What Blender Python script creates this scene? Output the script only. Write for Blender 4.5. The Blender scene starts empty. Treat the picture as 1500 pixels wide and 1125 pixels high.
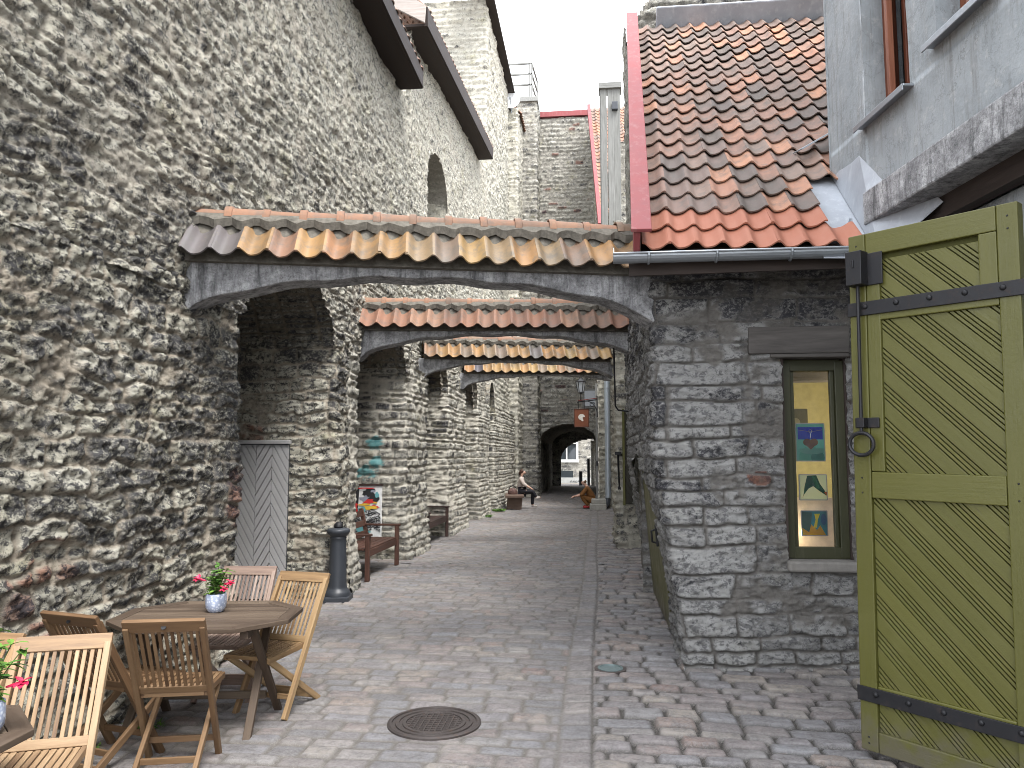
import bpy, bmesh, math, random
import numpy as np
from mathutils import Vector, Matrix
random.seed(7); np.random.seed(7)
PI = math.pi; R = math.radians
S = bpy.context.scene
COL = S.collection

# ------------------------------------------------------------------ camera, sky, sun, exposure
cam = bpy.data.objects.new('camera', bpy.data.cameras.new('camera')); COL.objects.link(cam)
cam.data.sensor_width = 36; cam.data.lens = 26.88
cam.data.clip_start = 0.05; cam.data.clip_end = 600
cam.location = (0, 0, 1.8)
cam.rotation_euler = (R(90 + 5.33), 0, R(6.09))
S.camera = cam
S.cycles.filter_width = 0.9
S.view_settings.view_transform = 'Standard'; S.view_settings.look = 'None'
S.view_settings.gamma = 1.0
S.view_settings.exposure = 1.98
SUN_EL, SUN_AZ = 60, 140          # a high sun behind cloud, a little behind the viewer
W = bpy.data.worlds.new('World'); S.world = W; W.use_nodes = True
wn = W.node_tree; wn.nodes.clear()
sky = wn.nodes.new('ShaderNodeTexSky'); sky.sky_type = 'NISHITA'; sky.sun_disc = False
sky.sun_elevation = R(SUN_EL); sky.sun_rotation = R(SUN_AZ); sky.air_density = 1.0; sky.dust_density = 3.0
hs = wn.nodes.new('ShaderNodeHueSaturation'); hs.inputs['Saturation'].default_value = 0.22
mixc = wn.nodes.new('ShaderNodeMix'); mixc.data_type = 'RGBA'
mixc.inputs['Factor'].default_value = 0.7
mixc.inputs['B'].default_value = (8.5, 8.85, 9.5, 1)       # the even cloud layer in front of the blue
bg = wn.nodes.new('ShaderNodeBackground'); bg.inputs['Strength'].default_value = 0.14
wo = wn.nodes.new('ShaderNodeOutputWorld')
wn.links.new(sky.outputs[0], hs.inputs['Color']); wn.links.new(hs.outputs[0], mixc.inputs['A'])
wn.links.new(mixc.outputs['Result'], bg.inputs[0]); wn.links.new(bg.outputs[0], wo.inputs[0])
sl = bpy.data.lights.new('sun', 'SUN'); sl.energy = 1.5; sl.angle = R(22); sl.color = (1, 0.975, 0.94)
so = bpy.data.objects.new('sun', sl); COL.objects.link(so)
so.rotation_euler = (R(90 - SUN_EL), 0, R(180 - SUN_AZ))

# ------------------------------------------------------------------ noise and masonry fields (numpy)
def _h(x, y, s):
    n = (x.astype(np.int64) * 374761393 + y.astype(np.int64) * 668265263 + s * 974711) & 0xffffffff
    n = ((n ^ (n >> 13)) * 1274126177) & 0xffffffff
    return ((n ^ (n >> 16)) & 0xffff) / 65535.0
def vn(x, y, s=0):
    xi = np.floor(x); yi = np.floor(y); fx = x - xi; fy = y - yi
    fx = fx * fx * (3 - 2 * fx); fy = fy * fy * (3 - 2 * fy)
    a = _h(xi, yi, s); b = _h(xi + 1, yi, s); c = _h(xi, yi + 1, s); d = _h(xi + 1, yi + 1, s)
    return (a + (b - a) * fx) * (1 - fy) + (c + (d - c) * fx) * fy
def fbm(x, y, o=4, s=0, g=0.5):
    t = 0; a = 1; n = 0
    for i in range(o):
        t = t + a * vn(x + 17.3 * i, y - 9.1 * i, s + i); n += a; a *= g; x = x * 2.03; y = y * 2.03
    return t / n
def sst(a, b, x):
    t = np.clip((x - a) / (b - a), 0, 1); return t * t * (3 - 2 * t)
def masonry(u, v, seed, ch=(.08, .2), sl=(.15, .5), warp=.03, wf=2.2):
    rs = np.random.RandomState(seed)
    uu = u + warp * 2 * (fbm(u * wf, v * wf, 3, seed + 5) - .5) + warp * .5 * (vn(u * 9, v * 9, seed) - .5)
    vv = v + warp * 2 * (fbm(u * wf, v * wf, 3, seed + 9) - .5) + warp * .5 * (vn(u * 9, v * 9, seed + 3) - .5)
    lo, hi = vv.min() - .3, vv.max() + .3
    e = [lo]
    while e[-1] < hi: e.append(e[-1] + rs.uniform(*ch))
    e = np.array(e); ci = np.clip(np.searchsorted(e, vv) - 1, 0, len(e) - 2)
    dv = np.minimum(vv - e[ci], e[ci + 1] - vv)
    du = np.zeros_like(uu); r1 = np.zeros_like(uu); r2 = np.zeros_like(uu)
    ul, uh = uu.min() - 1, uu.max() + 1
    for c in np.unique(ci):
        m = ci == c
        h = e[c + 1] - e[c]
        k = [ul + rs.uniform(0, .5)]
        while k[-1] < uh: k.append(k[-1] + rs.uniform(*sl) * (.6 + .4 * h / ch[1] * 1.3))
        k = np.array(k); x = uu[m]; si = np.clip(np.searchsorted(k, x) - 1, 0, len(k) - 2)
        du[m] = np.minimum(x - k[si], k[si + 1] - x)
        q1 = rs.rand(len(k)); q2 = rs.rand(len(k)); r1[m] = q1[si]; r2[m] = q2[si]
    kk = .008
    d = -kk * np.log(np.exp(-np.clip(du, -.02, 1) / kk) + np.exp(-np.clip(dv, -.02, 1) / kk))
    return d, r1, r2

# ------------------------------------------------------------------ materials
class NT:
    def __init__(s, name):
        s.m = bpy.data.materials.new(name); s.m.use_nodes = True; s.t = s.m.node_tree
        s.t.nodes.clear(); s.o = s.t.nodes.new('ShaderNodeOutputMaterial')
        s.b = s.t.nodes.new('ShaderNodeBsdfPrincipled'); s.t.links.new(s.b.outputs[0], s.o.inputs[0])
    def set(s, node, key, v):
        i = node.inputs[key]
        if isinstance(v, bpy.types.NodeSocket): s.t.links.new(v, i)
        elif isinstance(v, (tuple, list)) and len(v) == 3 and i.type == 'RGBA': i.default_value = (*v, 1)
        else: i.default_value = v
    def attr(s, n):
        a = s.t.nodes.new('ShaderNodeAttribute'); a.attribute_name = n; return a
    def sep(s, c):
        a = s.t.nodes.new('ShaderNodeSeparateColor'); s.set(a, 0, c); return a.outputs
    def pos(s): return s.t.nodes.new('ShaderNodeNewGeometry').outputs['Position']
    def objcol(s): return s.t.nodes.new('ShaderNodeObjectInfo').outputs['Color']
    def vm(s, v, sc):
        a = s.t.nodes.new('ShaderNodeVectorMath'); a.operation = 'MULTIPLY'; s.set(a, 0, v); a.inputs[1].default_value = sc
        return a.outputs[0]
    def noise(s, v, sc, det=5, rough=.6, dist=0):
        a = s.t.nodes.new('ShaderNodeTexNoise'); s.set(a, 'Vector', v); a.inputs['Scale'].default_value = sc
        a.inputs['Detail'].default_value = det; a.inputs['Roughness'].default_value = rough; a.inputs['Distortion'].default_value = dist
        return a.outputs[0]
    def voro(s, v, sc):
        a = s.t.nodes.new('ShaderNodeTexVoronoi'); s.set(a, 'Vector', v); a.inputs['Scale'].default_value = sc
        return a.outputs
    def ramp(s, f, st, interp='LINEAR'):
        a = s.t.nodes.new('ShaderNodeValToRGB'); s.set(a, 0, f); e = a.color_ramp.elements; a.color_ramp.interpolation = interp
        while len(e) < len(st): e.new(.5)
        for i, (p, c) in enumerate(st):
            e[i].position = p; e[i].color = (c, c, c, 1) if isinstance(c, (int, float)) else (*c, 1)
        return a.outputs[0]
    def mix(s, f, a, b, mode='MIX'):
        n = s.t.nodes.new('ShaderNodeMix'); n.data_type = 'RGBA'; n.blend_type = mode
        s.set(n, 'Factor', f); s.set(n, 'A', a); s.set(n, 'B', b); return n.outputs['Result']
    def math(s, op, a, b=0.0, clamp=False):
        n = s.t.nodes.new('ShaderNodeMath'); n.operation = op; n.use_clamp = clamp; s.set(n, 0, a); s.set(n, 1, b); return n.outputs[0]
    def bump(s, h, st=.5, d=.01):
        n = s.t.nodes.new('ShaderNodeBump'); s.set(n, 'Height', h); n.inputs['Strength'].default_value = st; n.inputs['Distance'].default_value = d
        s.t.links.new(n.outputs[0], s.b.inputs['Normal'])
    def fin(s, col, rough=.85, spec=.3, metal=0):
        s.set(s.b, 'Base Color', col); s.set(s.b, 'Roughness', rough); s.b.inputs['Specular IOR Level'].default_value = spec
        s.b.inputs['Metallic'].default_value = metal; return s.m

def stone_mat(name, tones, mortar, dark=(.030, .030, .035), crust=.5, csc=3.0, lich=(.36, .33, .19), fine=1.0, psc=11, keepm=.5, hi=(.72, .69, .575)):
    n = NT(name); p = n.pos(); st = n.attr('st'); r, g, b = n.sep(st.outputs['Color'])[:3]
    s2 = n.sep(n.attr('sb').outputs['Color'])
    pz = n.vm(p, (1, 1, 1.35))
    c = n.ramp(r, [(i / (len(tones) - 1), t) for i, t in enumerate(tones)])
    v1 = n.noise(pz, 19, 8, .8); c = n.mix(n.ramp(v1, [(.38, .0), (.62, .9)]), c, n.mix(.65, c, hi))
    c = n.mix(n.math('MULTIPLY', n.ramp(n.noise(p, 2.1, 5, .6), [(.55, 0), (.7, 1)]), .5), c, lich)
    c = n.mix(s2[2], c, n.ramp(b, [(0, (.27, .09, .055)), (.6, (.33, .14, .09)), (1, (.24, .15, .12))]))
    m = n.ramp(n.noise(p, 9, 5, .65), [(.3, tuple(x * .78 for x in mortar)), (.7, mortar)])
    c = n.mix(g, c, m)
    # black weathering crust: patches of their own shape, more of it on some stones and where the wall patch asks for a darker tone
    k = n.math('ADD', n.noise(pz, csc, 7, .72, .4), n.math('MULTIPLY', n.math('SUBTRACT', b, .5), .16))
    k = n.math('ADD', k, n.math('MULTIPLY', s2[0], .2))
    k = n.math('SUBTRACT', k, n.math('MULTIPLY', g, .06))
    lo = .64 - crust * .2
    km = n.ramp(k, [(max(lo, .02), 0), (min(lo + .05, .98), 1)])
    km = n.math('MULTIPLY', km, n.ramp(n.noise(pz, 26, 5, .75), [(.36, .1), (.52, 1)]))
    pit = n.math('MULTIPLY', n.ramp(n.noise(pz, psc, 9, .8, .3), [(.515 - crust * .03, 0), (.57 - crust * .03, 1)]), min(1, .2 + crust * 1.3))  # black specks, strengthened to paint in the crevice shade the relief lacks
    pit = n.math('MULTIPLY', pit, n.math('SUBTRACT', 1.0, n.math('MULTIPLY', g, .4)))
    km = n.math('MAXIMUM', km, pit)
    km = n.math('MULTIPLY', km, n.math('SUBTRACT', 1.0, n.math('MULTIPLY', g, keepm)))
    c = n.mix(n.math('MULTIPLY', km, .92), c, n.mix(n.ramp(n.noise(p, 6, 4, .6), [(.35, 0), (.65, 1)]), dark, tuple(x * 1.7 for x in (dark[0], dark[1], dark[2] * 1.05))))
    c = n.mix(s2[1], c, (.10, .34, .36))
    n.bump(n.math('ADD', n.noise(pz, 24 * fine, 8, .78), n.math('MULTIPLY', n.noise(p, 110 * fine, 4, .7), .35)), 1.0, .045 / fine)
    return n.fin(c, .93, .15)

def wood_mat(name, cols, rough=.6, obj=False, g=(2.2, 26, 26), spec=.3, wear=None):
    n = NT(name); l = n.attr('lc').outputs['Vector']; r = n.sep(n.attr('rc').outputs['Color'])[0]
    f = n.noise(n.vm(l, g), 1.0, 6, .65, .3)
    f2 = n.math('ADD', n.math('MULTIPLY', f, .8), n.math('MULTIPLY', r, .3))
    c = n.ramp(f2, [(.3 + .5 * i / (len(cols) - 1), t) for i, t in enumerate(cols)])
    if obj: c = n.mix(1.0, c, n.objcol(), 'MULTIPLY')
    if wear: c = n.mix(n.ramp(n.noise(l, 5, 6, .7), [(.5, 0), (.68, .8)]), c, wear)
    n.bump(n.noise(n.vm(l, (6, 70, 70)), 1, 4, .6), .35, .004)
    return n.fin(c, n.ramp(f, [(.3, rough - .12), (.7, rough + .15)]), spec)

def paint_mat(name, col, var=.15, rough=.5, spec=.4, dirt=(.1, .09, .07), dirtamt=.3, sc=3, bumpy=.15):
    n = NT(name); p = n.pos()
    a = n.noise(p, sc, 6, .65)
    c = n.mix(n.ramp(a, [(.25, 0), (.75, 1)]), tuple(x * (1 - var) for x in col), tuple(min(1, x * (1 + var)) for x in col))
    st = n.noise(n.vm(p, (9, 9, 1.2)), 1.4, 6, .7)
    c = n.mix(n.math('MULTIPLY', n.ramp(st, [(.52, 0), (.75, 1)]), dirtamt), c, dirt)
    n.bump(n.noise(p, 60, 4, .6), bumpy, .004)
    return n.fin(c, n.ramp(a, [(.2, rough - .08), (.8, rough + .12)]), spec)

def metal_mat(name, col, rough=.5, metal=.6, rust=.2):
    n = NT(name); p = n.pos(); a = n.noise(p, 22, 5, .65)
    c = n.mix(n.math('MULTIPLY', n.ramp(a, [(.55, 0), (.75, 1)]), rust), col, (.16, .10, .07))
    n.bump(n.noise(p, 120, 3, .6), .2, .003)
    return n.fin(c, n.ramp(a, [(.3, rough - .1), (.7, rough + .15)]), .4, metal)

def tile_mat(name, stops, lich=.5, rough=.75, glaze=False):
    n = NT(name); p = n.pos(); rc = n.sep(n.attr('rc').outputs['Color'])
    c = n.ramp(rc[0], stops)
    a = n.noise(p, 16, 6, .7)
    c = n.mix(n.ramp(a, [(.35, 0), (.7, .6)]), c, n.mix(.5, c, (.12, .10, .09)))
    blot = n.noise(p, 7, 6, .7)
    c = n.mix(n.math('MULTIPLY', n.ramp(blot, [(.5, 0), (.64, 1)]), lich), c, (.10, .095, .085))
    c = n.mix(n.math('MULTIPLY', n.ramp(n.noise(p, 30, 5, .7), [(.6, 0), (.75, 1)]), lich * .7), c, (.30, .26, .14))
    c = n.mix(n.math('MULTIPLY', n.ramp(n.noise(p, 1.8, 7, .72), [(.5, 0), (.62, 1)]), lich * .75), c, (.075, .068, .055))
    c = n.mix(rc[1], c, n.mix(n.ramp(blot, [(.4, 0), (.7, .35)]), (.30, .115, .07), (.33, .16, .115)))
    n.bump(n.noise(p, 90, 4, .65), .3, .004)
    return n.fin(c, rough, .35)

M = {}
M['rubble'] = stone_mat('weathered_rubble', [(.26, .25, .215), (.40, .38, .31), (.48, .46, .38), (.52, .50, .43)], (.50, .435, .345), crust=.60, csc=2.6, psc=14, keepm=.4)
M['rubble_high'] = stone_mat('pale_rubble', [(.33, .32, .28), (.44, .42, .355), (.52, .50, .425), (.50, .465, .375)], (.52, .475, .395), crust=.54, csc=3.2, psc=17, keepm=.25)
M['coursed'] = stone_mat('coursed_limestone', [(.29, .28, .245), (.40, .385, .335), (.48, .46, .395), (.52, .49, .415)], (.54, .51, .435), crust=.26, csc=2.4)
M['coursed_grey'] = stone_mat('grey_limestone', [(.15, .14, .13), (.24, .23, .21), (.32, .31, .28), (.36, .35, .32)], (.34, .32, .28), crust=.35, csc=2.0)
M['house_stone'] = stone_mat('grey_slab_limestone', [(.17, .168, .163), (.26, .256, .247), (.33, .326, .315), (.40, .396, .38)], (.22, .205, .185), crust=.36, csc=2.4, psc=15, hi=(.50, .495, .48), lich=(.27, .26, .22))
M['jamb'] = stone_mat('dark_jamb_stone', [(.09, .09, .09), (.16, .155, .148), (.30, .29, .26), (.42, .405, .36)], (.66, .62, .53), keepm=.9, crust=.42, csc=2.6)
M['soffit'] = stone_mat('dark_vault_stone', [(.06, .06, .06), (.10, .10, .095), (.16, .155, .14)], (.3, .26, .2), crust=.5, csc=2.2)  # darker stone tones for the undersides of the vaults

def setts_mat():
    n = NT('granite_setts'); p = n.pos(); st = n.attr('st'); r, g, b = n.sep(st.outputs['Color'])[:3]
    s2 = n.sep(n.attr('sb').outputs['Color'])
    c = n.ramp(r, [(0, (.115, .113, .116)), (.16, (.19, .192, .205)), (.32, (.155, .132, .125)), (.46, (.24, .22, .205)), (.6, (.205, .16, .145)), (.74, (.18, .188, .205)), (.88, (.26, .225, .185)), (1, (.185, .12, .10))])
    c = n.mix(.08, c, (.18, .165, .16))
    c = n.mix(n.ramp(n.noise(p, 11, 8, .8), [(.42, .75), (.55, 0)]), c, (.085, .077, .076))
    c = n.mix(n.ramp(n.noise(p, 55, 4, .7), [(.36, 0), (.66, .5)]), c, (.30, .285, .28))
    c = n.mix(n.ramp(n.noise(p, 3, 5, .65), [(.45, 0), (.75, .45)]), c, (.11, .10, .098))
    j = n.mix(s2[0], (.115, .104, .092), (.035, .032, .028))
    j = n.mix(n.ramp(n.noise(p, 140, 3, .6), [(.5, 0), (.66, .55)]), j, (.27, .25, .225))
    c = n.mix(g, c, j)
    c = n.mix(n.math('MULTIPLY', n.ramp(n.noise(p, 1.7, 6, .7), [(.52, 0), (.66, 1)]), s2[1]), c, (.29, .268, .243))
    n.bump(n.math('ADD', n.noise(p, 70, 5, .7), n.noise(p, 220, 3, .6)), .5, .006)
    return n.fin(c, n.ramp(n.noise(p, 20, 4, .6), [(.3, .5), (.7, .8)]), .35)
M['setts'] = setts_mat()
M['earth'] = paint_mat('packed_earth', (.2, .18, .15), .2, .9, .1)

def concrete_mat():
    n = NT('stained_concrete'); p = n.pos()
    c = n.ramp(n.noise(p, 6, 9, .78), [(.36, (.18, .18, .185)), (.5, (.32, .32, .325)), (.62, (.48, .48, .485))])
    c = n.mix(n.ramp(n.noise(n.vm(p, (7, 7, .9)), 1.5, 7, .75), [(.5, 0), (.66, .8)]), c, (.06, .06, .062))
    c = n.mix(n.ramp(n.noise(p, 2.2, 6, .7), [(.54, 0), (.7, .7)]), c, (.085, .085, .088))
    c = n.mix(n.ramp(n.noise(p, 34, 7, .8), [(.36, .6), (.5, 0)]), c, (.06, .06, .06))
    n.bump(n.math('ADD', n.noise(p, 14, 9, .78), n.noise(p, 60, 5, .7)), .9, .014); return n.fin(c, .85, .2)
M['concrete'] = concrete_mat()
def render_mat():
    n = NT('grey_blue_render'); p = n.pos()
    c = n.ramp(n.noise(p, 1.6, 8, .7), [(.3, (.22, .24, .25)), (.5, (.27, .29, .30)), (.7, (.315, .33, .335))])
    c = n.mix(n.ramp(n.noise(n.vm(p, (5, 5, .8)), 2, 7, .75), [(.5, 0), (.68, .6)]), c, (.19, .19, .185))
    c = n.mix(n.ramp(n.noise(p, 9, 8, .75), [(.55, 0), (.66, .5)]), c, (.40, .40, .39))
    c = n.mix(n.ramp(n.noise(n.vm(p, (14, 14, .7)), 1.3, 8, .8), [(.56, 0), (.66, .5)]), c, (.12, .115, .11))
    c = n.mix(n.ramp(n.noise(p, 1.1, 10, .72, 1.2), [(.494, 0), (.4985, .55), (.5015, .55), (.506, 0)]), c, (.10, .10, .10))
    n.bump(n.math('ADD', n.noise(p, 25, 6, .7), n.noise(p, 3.5, 4, .6)), .5, .015); return n.fin(c, .9, .15)
M['render'] = render_mat()
M['roof_tile'] = tile_mat('clay_pantile', [(0, (0.106, 0.084, 0.074)), (.25, (0.162, 0.116, 0.097)), (.5, (0.244, 0.138, 0.101)), (.68, (0.203, 0.149, 0.120)), (.85, (0.308, 0.154, 0.101)), (1, (0.406, 0.203, 0.121))], .55)
M['cap_tile'] = tile_mat('mixed_glazed_pantile', [(0, (.075, .07, .085)), (.14, (.13, .115, .11)), (.24, (.26, .155, .065)), (.42, (.30, .16, .06)), (.56, (.26, .12, .065)), (.62, (.17, .13, .10)), (.68, (.29, .19, .075)), (.9, (.28, .15, .065)), (1, (.10, .088, .092))], .6, .5)
M['ridge_tile'] = tile_mat('orange_ridge_tile', [(0, (.17, .095, .06)), (.5, (.26, .13, .075)), (1, (.22, .15, .10))], .5)
M['red_cap_tile'] = tile_mat('red_pantile', [(0, (.16, .085, .06)), (.35, (.24, .115, .07)), (.7, (.20, .12, .085)), (1, (.27, .15, .095))], .5)
M['bedding'] = paint_mat('ridge_mortar', (.125, .115, .098), .45, .95, .1, sc=20, bumpy=.8)
M['red_board'] = paint_mat('red_painted_board', (.21, .05, .052), .15, .6, .3, (.30, .19, .18), .4)
M['zinc'] = metal_mat('zinc_gutter', (.30, .32, .34), .42, .75, .05)
M['lead'] = paint_mat('lead_sheet', (.30, .32, .35), .2, .5, .5, (.55, .56, .58), .5)
M['iron'] = metal_mat('black_iron', (.018, .018, .02), .5, .4, .15)
M['iron_paint'] = paint_mat('dark_grey_iron_paint', (.032, .036, .043), .15, .45, .4, (.06, .06, .06), .3)
M['cast'] = metal_mat('cast_iron_cover', (.10, .085, .08), .55, .7, .5)
M['olive'] = paint_mat('olive_paint', (.080, .076, .016), .10, .42, .4, (.05, .048, .014), .3, sc=5)
def olive_mat():
    n = NT('olive_board_paint'); p = n.pos(); l = n.attr('lc').outputs['Vector']; rr = n.sep(n.attr('rc').outputs['Color'])[0]
    a = n.noise(n.vm(l, (1.5, 22, 22)), 1, 6, .7); b = n.noise(p, 3.2, 7, .7)
    c = n.mix(n.ramp(n.math('ADD', n.math('MULTIPLY', a, .6), n.math('MULTIPLY', rr, .4)), [(.3, 0), (.7, 1)]), (.073, .071, .014), (.086, .083, .017))
    c = n.mix(n.math('MULTIPLY', n.ramp(b, [(.5, 0), (.68, 1)]), .3), c, (.105, .101, .032))
    c = n.mix(n.ramp(n.noise(n.vm(l, (14, 60, 60)), 1, 5, .7), [(.66, 0), (.70, .75)]), c, (.045, .035, .02))
    z = n.t.nodes.new('ShaderNodeSeparateXYZ'); n.set(z, 0, p)
    dz = n.math('ADD', n.math('MULTIPLY', z.outputs[2], -2.4), n.math('MULTIPLY', n.noise(p, 9, 6, .7), 1.9))
    c = n.mix(n.ramp(dz, [(.30, 0), (.85, .75)]), c, (.085, .075, .055))
    n.bump(n.math('ADD', n.noise(n.vm(l, (4, 60, 60)), 1, 4, .6), n.noise(p, 45, 4, .6)), .35, .004)
    return n.fin(c, n.ramp(b, [(.3, .36), (.7, .6)]), .4)
M['olive'] = olive_mat()
M['olive_dark'] = paint_mat('dark_olive_paint', (.030, .031, .012), .15, .5, .4)
M['groove'] = paint_mat('shutter_backing', (.05, .05, .012), .1, .7, .2)
M['grey_paint'] = paint_mat('grey_door_paint', (.29, .285, .285), .1, .5, .35, (.17, .16, .15), .2)
M['teak'] = wood_mat('oiled_teak', [(.085, .052, .031), (.16, .105, .060), (.24, .172, .106)], .55, True)
M['table_wood'] = wood_mat('weathered_table_wood', [(.05, .033, .022), (.085, .06, .042), (.13, .097, .068)], .65)
M['brown_bench'] = wood_mat('brown_stained_wood', [(.045, .022, .016), (.085, .04, .028), (.125, .065, .048)], .55)
M['dark_bench'] = wood_mat('dark_stained_wood', [(.02, .013, .011), (.045, .026, .021), (.07, .042, .034)], .55)
M['old_beam'] = wood_mat('grey_old_timber', [(.05, .045, .042), (.10, .092, .085), (.17, .16, .15)], .85, g=(1.5, 14, 14))
M['eave_wood'] = wood_mat('dark_eave_board', [(.018, .013, .012), (.035, .026, .022), (.06, .046, .04)], .8)
M['pale_board'] = wood_mat('flaking_pale_board', [(.20, .17, .15), (.33, .29, .26), (.42, .38, .35)], .8)
M['grey_board'] = wood_mat('grey_weathered_board', [(.12, .12, .11), (.19, .19, .18), (.27, .27, .255)], .85)
M['slab_wood'] = wood_mat('brown_slab', [(.07, .045, .035), (.12, .08, .06), (.17, .12, .095)], .7)
M['win_wood'] = wood_mat('brown_window_wood', [(.085, .026, .014), (.14, .045, .023), (.20, .075, .04)], .5)
M['white_paint'] = paint_mat('white_window_paint', (.48, .48, .46), .08, .5)
M['dark_glass'] = NT('dark_window_glass').fin((.03, .036, .04), .06, .6)
M['plaster_white'] = paint_mat('pale_render_base', (.30, .30, .285), .15, .9)
M['dish_white'] = paint_mat('white_dish_paint', (.72, .73, .75), .04, .4)
M['sill_stone'] = paint_mat('grey_sill_stone', (.19, .18, .165), .25, .9, .2, sc=8, bumpy=.6)
M['hat'] = paint_mat('step_limestone', (.33, .32, .29), .2, .9, .2, sc=8, bumpy=.6)
def plain(name, col, rough=.6, spec=.35, var=.12, sc=14):
    n = NT(name); p = n.pos(); a = n.noise(p, sc, 5, .6)
    c = n.mix(n.ramp(a, [(.3, 0), (.7, 1)]), tuple(x * (1 - var) for x in col), tuple(min(1, x * (1 + var)) for x in col))
    return n.fin(c, rough, spec)
def leaf_mat(name, a, b):
    n = NT(name); r = n.sep(n.attr('rc').outputs['Color'])[0]
    n.b.inputs['Subsurface Weight'].default_value = 0
    return n.fin(n.ramp(r, [(0, a), (1, b)]), .45, .4)

# ------------------------------------------------------------------ mesh collector
class MB:
    def __init__(s): s.v = []; s.f = []; s.lc = []; s.rc = []; s.mi = []; s.n = 0
    def raw(s, verts, faces, lc=None, rnd=None, k=0, mi=0):
        verts = np.asarray(verts, float).reshape(-1, 3)
        r = random.random() if rnd is None else rnd
        s.v.append(verts); o = s.n
        for f in faces: s.f.append([i + o for i in f]); s.mi.append(mi)
        s.lc.append((verts if lc is None else np.asarray(lc, float)) + np.array([random.uniform(-9, 9)] * 3))
        c = np.zeros((len(verts), 4)); c[:, 0] = r; c[:, 1] = k; c[:, 3] = 1; s.rc.append(c); s.n += len(verts)
    def box(s, c, size, M=None, rnd=None, k=0, mi=0):
        hx, hy, hz = [q / 2 for q in size]
        L = np.array([(x, y, z) for x in (-hx, hx) for y in (-hy, hy) for z in (-hz, hz)])
        o = sorted(range(3), key=lambda i: -size[i]); lc = L[:, o]
        v = L
        if M is not None: v = L @ np.array(M.to_3x3()).T
        s.raw(v + np.array(c), [(0, 1, 3, 2), (4, 6, 7, 5), (0, 4, 5, 1), (2, 3, 7, 6), (0, 2, 6, 4), (1, 5, 7, 3)], lc, rnd, k, mi)
    def bar(s, p0, p1, w, h, up=(0, 0, 1), rnd=None, mi=0, k=0):
        p0 = Vector(p0); p1 = Vector(p1); d = (p1 - p0); L = d.length; d.normalize()
        u = Vector(up); sx = d.cross(u)
        if sx.length < 1e-4: sx = d.cross(Vector((0, 1, 0)))
        sx.normalize(); uz = sx.cross(d)
        m = Matrix((d, sx, uz)).transposed()
        s.box(tuple((p0 + p1) / 2), (L, w, h), m, rnd, k, mi)
    def tube(s, pts, r, n=8, cap=True, rnd=None, mi=0):
        pts = [Vector(p) for p in pts]; rs = r if isinstance(r, (list, tuple)) else [r] * len(pts)
        V = []; F = []; prev = None; LC = []; acc = 0
        for i, p in enumerate(pts):
            t = (pts[min(i + 1, len(pts) - 1)] - pts[max(i - 1, 0)]).normalized()
            a = prev if prev is not None else (Vector((0, 0, 1)) if abs(t.z) < .9 else Vector((1, 0, 0)))
            a = (a - t * a.dot(t)).normalized(); prev = a; b = t.cross(a)
            if i: acc += (p - pts[i - 1]).length
            for k in range(n):
                an = 2 * PI * k / n; V.append(p + (a * math.cos(an) + b * math.sin(an)) * rs[i]); LC.append((acc, rs[i] * math.cos(an), rs[i] * math.sin(an)))
        for i in range(len(pts) - 1):
            for k in range(n):
                F.append((i * n + k, i * n + (k + 1) % n, (i + 1) * n + (k + 1) % n, (i + 1) * n + k))
        if cap: F.append(tuple(range(n - 1, -1, -1))); F.append(tuple((len(pts) - 1) * n + k for k in range(n)))
        s.raw([tuple(q) for q in V], F, LC, rnd, 0, mi)
    def lathe(s, prof, n=24, c=(0, 0, 0), M=None, mi=0, rnd=None):
        V = []; F = []
        for (r, z) in prof:
            for k in range(n):
                a = 2 * PI * k / n; V.append((r * math.cos(a), r * math.sin(a), z))
        for i in range(len(prof) - 1):
            for k in range(n): F.append((i * n + k, i * n + (k + 1) % n, (i + 1) * n + (k + 1) % n, (i + 1) * n + k))
        F.append(tuple(range(n - 1, -1, -1))); F.append(tuple((len(prof) - 1) * n + k for k in range(n)))
        V = np.array(V)
        if M is not None: V = V @ np.array(M.to_3x3()).T
        s.raw(V + np.array(c), F, None, rnd, 0, mi)
    def prism(s, poly, t, fr, rnd=None, mi=0, k=0, lcdir=None):
        """poly in a frame fr=(origin, ax, ay); extruded by t along ax x ay"""
        o, ax, ay = [np.array(q, float) for q in fr]; nz = np.cross(ax, ay); n = len(poly)
        P = np.array(poly, float)
        a = o + P[:, :1] * ax + P[:, 1:] * ay; b = a + nz * t
        F = [tuple(range(n - 1, -1, -1)), tuple(range(n, 2 * n))] + [(i, (i + 1) % n, n + (i + 1) % n, n + i) for i in range(n)]
        if lcdir is None: lc2 = P
        else:
            d = np.array(lcdir) / np.hypot(*lcdir); lc2 = np.stack([P @ d, P @ np.array((-d[1], d[0]))], 1)
        lc = np.concatenate([np.c_[lc2, np.zeros(n)], np.c_[lc2, np.full(n, t)]])
        s.raw(np.concatenate([a, b]), F, lc, rnd, k, mi)
    def build(s, name, mat, parent=None, bevel=0, smooth=False, world=False, seg=2):
        V = np.concatenate(s.v)
        if world and parent is not None: V = V - np.array(parent.location)
        me = bpy.data.meshes.new(name); me.from_pydata([tuple(q) for q in V], [], s.f)
        for m in (mat if isinstance(mat, (list, tuple)) else [mat]): me.materials.append(m)
        me.polygons.foreach_set('material_index', s.mi)
        a = me.attributes.new('lc', 'FLOAT_VECTOR', 'POINT'); a.data.foreach_set('vector', np.concatenate(s.lc).ravel().astype(np.float32))
        a = me.attributes.new('rc', 'FLOAT_COLOR', 'POINT'); a.data.foreach_set('color', np.concatenate(s.rc).ravel().astype(np.float32))
        if smooth: me.polygons.foreach_set('use_smooth', [True] * len(me.polygons))
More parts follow.
